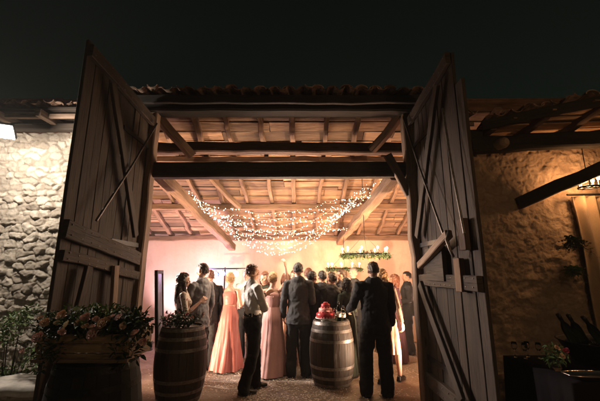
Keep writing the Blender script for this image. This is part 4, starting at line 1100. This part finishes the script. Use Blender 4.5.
# ------------------------------------------------------------------ leaning frame by the left post
fr = empty('framed_board', (-1.98, 5.0, 0), 'dark framed notice board standing on edge beside the left door post', 'board')
F_ = Matrix.Rotation(R(103), 3, 'Z') @ Matrix.Rotation(R(-5), 3, 'X')
for (dx, dz, sx_, sz_) in ((-.24,.0,.05,1.66),(.24,0,.05,1.66)):
    MB().box(Vector((-2.0,5.12,.85)) + F_ @ Vector((dx,0,dz)), (sx_,.04,sz_), M=F_).build('frame_side', M['darkbeam'], fr)
for dz in (-.6,.805): MB().box(Vector((-2.0,5.12,.85)) + F_ @ Vector((0,0,dz)), (.43,.04,.05), M=F_).build('frame_rail', M['darkbeam'], fr)
MB().box(Vector((-2.0,5.12,.85)) + F_ @ Vector((0,.0,.1)), (.43,.012,1.36), M=F_).build('board_panel', plain('slate_blue_panel', (.10,.11,.16), .5, 0, 6, .3), fr)

# ------------------------------------------------------------------ drinks table, bottom right
tb = empty('drinks_table', (2.7, 2.9, 0), 'cloth covered drinks table in the dark right foreground', 'table')
mb = MB(); mb.box((2.75, 2.95, .875), (1.75, .80, .03)); bevel(mb.build('table_top', M['darkbeam'], tb), .004)
mb = MB(); V = []; F = []; per = []
for (ax, ay, bx, by) in ((1.87,2.54,3.63,2.54),(3.63,2.54,3.63,3.36),(3.63,3.36,1.87,3.36),(1.87,3.36,1.87,2.54)):
    n_ = 40
    for i in range(n_): per.append((ax+(bx-ax)*i/n_, ay+(by-ay)*i/n_))
n_ = len(per)
for j in range(8):
    t = j/7
    for i, (px_, py_) in enumerate(per):
        ox, oy = px_-2.75, py_-2.95; l = math.hypot(ox, oy); w = (.03*math.sin(i*.8) + .015*math.sin(i*1.9))*t
        V.append((px_+ox/l*w, py_+oy/l*w, .897 - .82*t))
for j in range(7):
    for i in range(n_): F.append((j*n_+i, j*n_+(i+1)%n_, (j+1)*n_+(i+1)%n_, (j+1)*n_+i))
F.append(tuple(range(n_))[::-1]); mb.add(V, F); mb.build('tablecloth', M['darkcloth'], tb, smooth=True)
for x_, y_ in ((1.98,2.64),(3.52,2.64),(1.98,3.26),(3.52,3.26)): MB().box((x_,y_,.43), (.05,.05,.86)).build('leg', M['darkbeam'], tb)
tray = empty('serving_tray', (2.14, 2.63, .9), 'shallow steel tray catching the light at the near edge of the drinks table', 'tray')
V = []; prof = [(0,.0),(.7,.0),(.86,.008),(.93,.028),(1,.034),(1,.038),(.92,.033),(.85,.012),(0,.004)]
mb = MB(); sg = 48; pv = []
for r_, z_ in prof:
    for j in range(sg):
        a = 6.283*j/sg; cx_ = math.copysign(abs(math.cos(a))**.45, math.cos(a)); sy_ = math.copysign(abs(math.sin(a))**.45, math.sin(a)); pv.append((2.14+cx_*.25*r_, 2.63+sy_*.08*r_, .901+z_))
ff = [(i*sg+j, i*sg+(j+1)%sg, (i+1)*sg+(j+1)%sg, (i+1)*sg+j) for i in range(len(prof)-1) for j in range(sg)]
mb.add(pv, ff); mb.build('tray_dish', plain('steel_tray', (.5,.47,.44), .22, 1), tray, smooth=True)
tub = empty('drinks_tub', (2.54, 3.04, .9), 'wide black metal tub full of leaning bottles on the drinks table', 'tub')
mb = MB(); mb.lathe((2.54,3.04,.9), [(.20,0),(.22,.01),(.31,.17),(.325,.178),(.325,.186),(.30,.18),(.21,.03),(0,.03)], 40); mb.build('tub_body', M['darkiron'], tub, smooth=True)
mb = MB()
for k in range(160):
    a = random.uniform(0,6.28); q = math.sqrt(random.random())*.26; s_ = random.uniform(.02,.035); mb.box((2.54+math.cos(a)*q, 3.04+math.sin(a)*q, 1.03+random.uniform(0,.03)), (s_,s_,s_), M=Matrix.Rotation(random.uniform(0,3),3,'X')@Matrix.Rotation(random.uniform(0,3),3,'Z'))
mb.build('ice', M['glass'], tub)
for i, (dx, dy, t, rz_, lb) in enumerate(((-.10,.0,.5,R(-80),'leftmost dark bottle leaning in the black tub'),(.02,.05,.55,R(-75),'middle dark bottle leaning in the black tub'),(.13,-.02,.6,R(-85),'right dark bottle leaning in the black tub'))):
    bottle((2.44+dx, 3.04+dy, 1.0), lb, .34, lab=False, grp='bottles in the black tub', tilt=t, rz=rz_)
posy = empty('small_posy', (1.99, 2.86, .9), 'small posy of dark flowers on the drinks table left of the tub', 'flowers')
MB().lathe((1.99,2.86,.9), [(.035,0),(.045,.02),(.03,.09),(.035,.10)], 20).build('vase', M['glass'], posy, smooth=True)
mb = MB(); leafy(mb, (1.99,2.84,1.02), (.09,.08,.08), 160, (.025,.05)); mb.build('foliage', M['green'], posy)
for dx, dz, c_ in ((-.03,.05,'peachp'),(.04,.03,'redp'),(.0,-.01,'peachp')): rose((1.99+dx,2.77,1.03+dz), .028, M[c_], posy)
for i, (x_, y_, w_) in enumerate(((1.93,3.27,'leftmost'),(1.99,3.22,'second'),(2.05,3.28,'third'),(2.12,3.23,'rightmost'))):
    wineglass((x_, y_, .901), f'{w_} tumbler glass in the row at the back of the drinks table', 'glasses in a row on the drinks table', .65)
